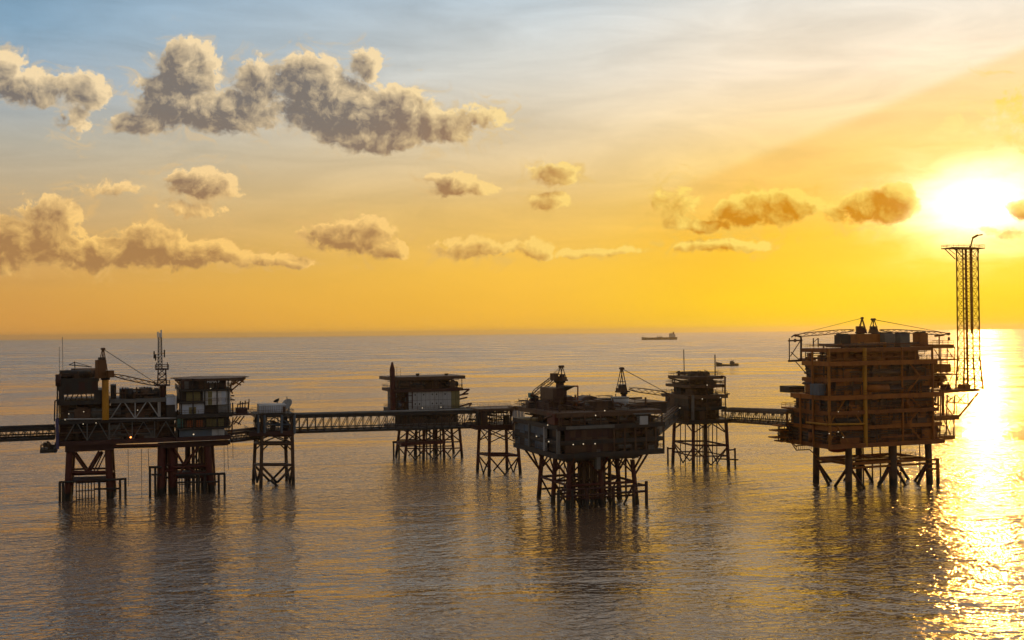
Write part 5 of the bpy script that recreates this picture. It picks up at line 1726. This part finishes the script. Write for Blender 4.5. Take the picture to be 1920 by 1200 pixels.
def flare_tower():
    fr = FR
    yo = 8.5
    z0 = fr.z(1815, 732, yo) + .35
    zt = fr.z(1815, 467, yo)
    xc = fr.x(1815.5, 600, yo)
    T = thing('flare_tower', 'tall yellow lattice flare tower rising past the horizon below the sun', 'tower', fr.W(xc, yo, z0))
    O = 'yellow_paint'
    w1 = fr.x(1829.5, 560, yo) - fr.x(1800.5, 560, yo)
    zk = z0 + (zt - z0) * .22
    lattice(fr, T, xc, yo, z0, zk, w1 * 1.25, w1, 3, O, .28, .13, 3.4, 2.8)
    lattice(fr, T, xc, yo, zk, zt, w1, w1 * .98, 11, O, .21, .085, 2.8, 2.6)
    bar('riser', fr.W(xc - .1, yo + .5, z0), fr.W(xc - .1, yo + .5, zt), .36, 'ochre_paint', T, 10)
    bar('riser', fr.W(xc + 1.2, yo, z0 + (zt - z0) * .4), fr.W(xc + 1.2, yo, zt + 1), .28, O, T, 10)
    xl, xr = fr.x(1776, 466, yo), fr.x(1835, 466, yo)
    d = fr.box('top_platform', xl, xr, yo - 2.6, yo + 2.6, zt, zt + .3, O, T)
    railing(fr, d, xl, xr, yo - 2.6, yo + 2.6, zt + .3, O, 'fblr', .9)
    for y in (-1.8, 1.8):
        bar('bracket', fr.W(xl + .8, yo + y, zt), fr.W(xc - w1 / 2, yo + y, zt - 3.0), .14, O, T, 6)
        bar('bracket', fr.W(xl + 2.2, yo + y, zt), fr.W(xc - w1 / 2, yo + y, zt - 1.5), .1, O, T, 6)
    tip = fr.P(1824, 446, yo)
    a = fr.W(xc + 1.2, yo, zt + .3)
    ft = bar('flare_stack', a, tip, .24, O, T, 10)
    bar('flare_tip', tip, fr.P(1833, 441, yo), .34, O, ft, 10)
    bar('flare_nozzle', fr.P(1832.5, 441.2, yo), fr.P(1842, 440, yo), .22, O, ft, 10)
    bar('spar', fr.W(xr - .1, yo, zt - 1.2), fr.W(xr - .1, yo, zt + .2), .2, O, T, 6)
flare_tower()

# ---------------------------------------------------------------- footbridges of the east side
z_ = FD.z(1330, 789, 4)
a, b = FD.P(1362, 789, 6), FR.P(1484, 797, 12)
truss_bridge('footbridge', 'trussed footbridge from the narrow wellhead platform to the tall platform', a, b, 3.2, 3.4, 16, 'brown_steel', 'brown_steel', BR, rc=.26, rb=.11, zig=True)
a, b = FC.W(FC.x(1246, 812, 8), 14, FC.z(1240, 818, 8)), FD.P(1272, 806, 12)
b = Vector((b.x, b.y, a.z))
truss_bridge('footbridge', 'very short footbridge between the central platform and the narrow wellhead platform', a, b, 2.6, 2.6, 5, 'dark_steel', 'brown_steel', BR, rc=.22, rb=.1, top_deck=False)
a, b = F2.W(F2.x(972, 797, 5), 5, F2.z(930, 797, 0) + .1), FC.W(FC.x(1046, 800, -5.5) + .6, 24, F2.z(930, 797, 0) + .1)
truss_bridge('footbridge', 'cluttered footbridge from the bare support tower to the central platform', a, b, 3.2, 3.8, 8, 'dark_red', 'brown_steel', BR, rc=.24, rb=.11, zig=True)

# ---------------------------------------------------------------- ships
def hull_mesh(name, L, Bm, sections, mat, parent, M):
    """sections: (t along length, half width factor, keel z, deck z)"""
    vs, fs = [], []
    for t, wd, zk, zd in sections:
        x, h = (t - .5) * L, Bm / 2 * wd
        vs += [(x, -h, zd), (x, -h * .92, (zk + zd) * .45), (x, -h * .55, zk), (x, h * .55, zk), (x, h * .92, (zk + zd) * .45), (x, h, zd)]
    n = 6
    for k in range(len(sections) - 1):
        for i in range(n):
            j = (i + 1) % n
            fs.append((k * n + i, (k + 1) * n + i, (k + 1) * n + j, k * n + j))
    fs += [tuple(range(n)), tuple(reversed(range((len(sections) - 1) * n, len(sections) * n)))]
    o = bpy.data.objects.new(name, mesh(name, vs, fs, mat))
    return link(o, parent, M)

def ship_tools(T, M):
    def bx_(name, x0, x1, y0, y1, z0, z1, mat, par=T):
        return link(bpy.data.objects.new(name, unit('box', mat)), par, M @ Matrix.Translation(((x0 + x1) / 2, (y0 + y1) / 2, (z0 + z1) / 2)) @ Matrix.Diagonal((x1 - x0, y1 - y0, z1 - z0, 1)))
    def br(name, a, b, r, mat, par=T):
        return bar(name, M @ Vector(a), M @ Vector(b), r, mat, par)
    return bx_, br

def sea_point(px, py):
    d = ray(px, py)
    return CAM_P + d * (-CAM_P.z / d.z)

def tanker():
    p = sea_point(1236, 637.2)
    L = 226.0 * p.y / 7000
    M = Matrix.Translation(p) @ Matrix.Rotation(math.radians(4), 4, 'Z')
    T = thing('tanker', 'long low tanker on the horizon with its deckhouse aft', 'ship', p)
    hull_mesh('hull', L, 36, [(0, .05, -2, 15), (.03, .45, -6, 14), (.1, .9, -6, 12.5), (.25, 1, -6, 12), (.85, 1, -6, 12), (.95, .9, -6, 12.5), (1, .6, -1, 13)], 'hull_dark', T, M)
    bx_, br = ship_tools(T, M)
    dh = bx_('deckhouse', L * .30, L * .44, -15, 15, 12, 27, 'light_grey')
    bx_('bridge', L * .31, L * .37, -18, 18, 27, 31, 'light_grey')
    bx_('bridge_window', L * .305, L * .3095, -15, 15, 28, 30, 'dark_glass', dh)
    fn = bx_('funnel', L * .39, L * .425, -5, 5, 27, 38, 'hull_red')
    br('radar_mast', (L * .34, 0, 31), (L * .34, 0, 42), .8, 'light_grey')
    for x in (-.05, .02, .08):
        br('deck_crane', (L * x, 0, 12), (L * x, 0, 23 - 30 * abs(x)), 1.2, 'grey_paint')
    br('foremast', (-L * .46, 0, 14), (-L * .46, 0, 24), .7, 'grey_paint')
    bx_('cargo_manifold', -L * .03, L * .06, -12, 12, 12, 15, 'grey_paint')
tanker()

def workboat():
    p = sea_point(1363.5, 686)
    M = Matrix.Translation(p) @ Matrix.Rotation(math.radians(-6), 4, 'Z')
    L = 41.5 / FPX * p.y
    T = thing('workboat', 'small dark workboat with a bright wake, beyond the narrow wellhead platform', 'boat', p)
    hull_mesh('hull', L, 7.5, [(0, .04, -.2, 5.2), (.05, .4, -1.2, 4.9), (.14, .8, -1.5, 4.2), (.26, 1, -1.5, 3.6), (.28, 1, -1.5, 2.2), (.6, 1, -1.5, 1.8), (.85, .95, -1.4, 1.9), (1, .8, -.6, 2.0)], 'hull_dark', T, M)
    bx_, br = ship_tools(T, M)
    wh = bx_('wheelhouse', L * .12, L * .32, -2.6, 2.6, 1.6, 5.0, 'hull_dark')
    bx_('wheelhouse_roof', L * .13, L * .27, -2.4, 2.4, 5.0, 6.2, 'grey_paint')
    bx_('window', L * .118, L * .1195, -2.2, 2.2, 3.4, 4.6, 'dark_glass', wh)
    br('mast', (L * .2, 0, 6.2), (L * .2, 0, 8.8), .12, 'dark_steel')
    br('funnel', (L * .26, 0, 6.2), (L * .26, 0, 7.2), .5, 'hull_red')
    bx_('stern_bulwark', L * .34, L * .49, -2.9, 2.9, 1.8, 3.0, 'hull_red')
workboat()

def wake():
    m, t = new_mat('wake_water')
    pos = t.n('ShaderNodeNewGeometry').outputs['Position']
    bs = t.n('ShaderNodeBsdfGlossy')
    bs.inputs['Color'].default_value = (.9, .84, .72, 1)
    t.put(bs.inputs['Roughness'], t.m('MULTIPLY_ADD', t.noise(pos, .08, 4.0, .6), .2, .02))
    o = t.n('ShaderNodeOutputMaterial'); t.t.links.new(bs.outputs[0], o.inputs[0])
    a = sea_point(1386, 686.3)
    vs, fs = [], []
    n = 24
    rng = random.Random(3)
    for i in range(n + 1):
        u = i / n
        x = a.x + 5 + 150 * u
        h = (3 + 7 * min(1, u * 3)) * (1 - .75 * u) + rng.uniform(-1, 1)
        y = a.y - 14 * u
        vs += [(x, y - h, .02), (x, y + h, .02)]
    fs = [(2 * i, 2 * i + 2, 2 * i + 3, 2 * i + 1) for i in range(n)]
    me = bpy.data.meshes.new('wake'); me.from_pydata(vs, [], fs); me.materials.append(m)
    o = bpy.data.objects.new('wake', me); o['kind'] = 'stuff'; o['label'] = 'bright smooth wake behind the small workboat'
    col.objects.link(o)
wake()

# ---------------------------------------------------------------- haze
def haze():
    R, z0, z1, seg = 24500.0, -1.0, 84.0, 64
    vs = [(R * math.cos(2 * math.pi * i / seg), R * math.sin(2 * math.pi * i / seg), z) for z in (z0, z1) for i in range(seg)]
    fs = [tuple(reversed(range(seg))), tuple(range(seg, 2 * seg))]
    fs += [(i, (i + 1) % seg, seg + (i + 1) % seg, seg + i) for i in range(seg)]
    me = bpy.data.meshes.new('haze')
    me.from_pydata(vs, [], fs)
    m, t = new_mat('sea_haze')
    pv = t.n('ShaderNodeVolumePrincipled')
    pv.inputs['Color'].default_value = (1.0, .86, .62, 1)
    pv.inputs['Density'].default_value = HAZE_D
    pv.inputs['Anisotropy'].default_value = .76
    o = t.n('ShaderNodeOutputMaterial')
    t.t.links.new(pv.outputs[0], o.inputs['Volume'])
    me.materials.append(m)
    ob = bpy.data.objects.new('haze', me)
    ob['kind'] = 'stuff'
    ob['label'] = 'thin warm sea haze over the water'
    col.objects.link(ob)
HAZE_D = 4.8e-5
haze()
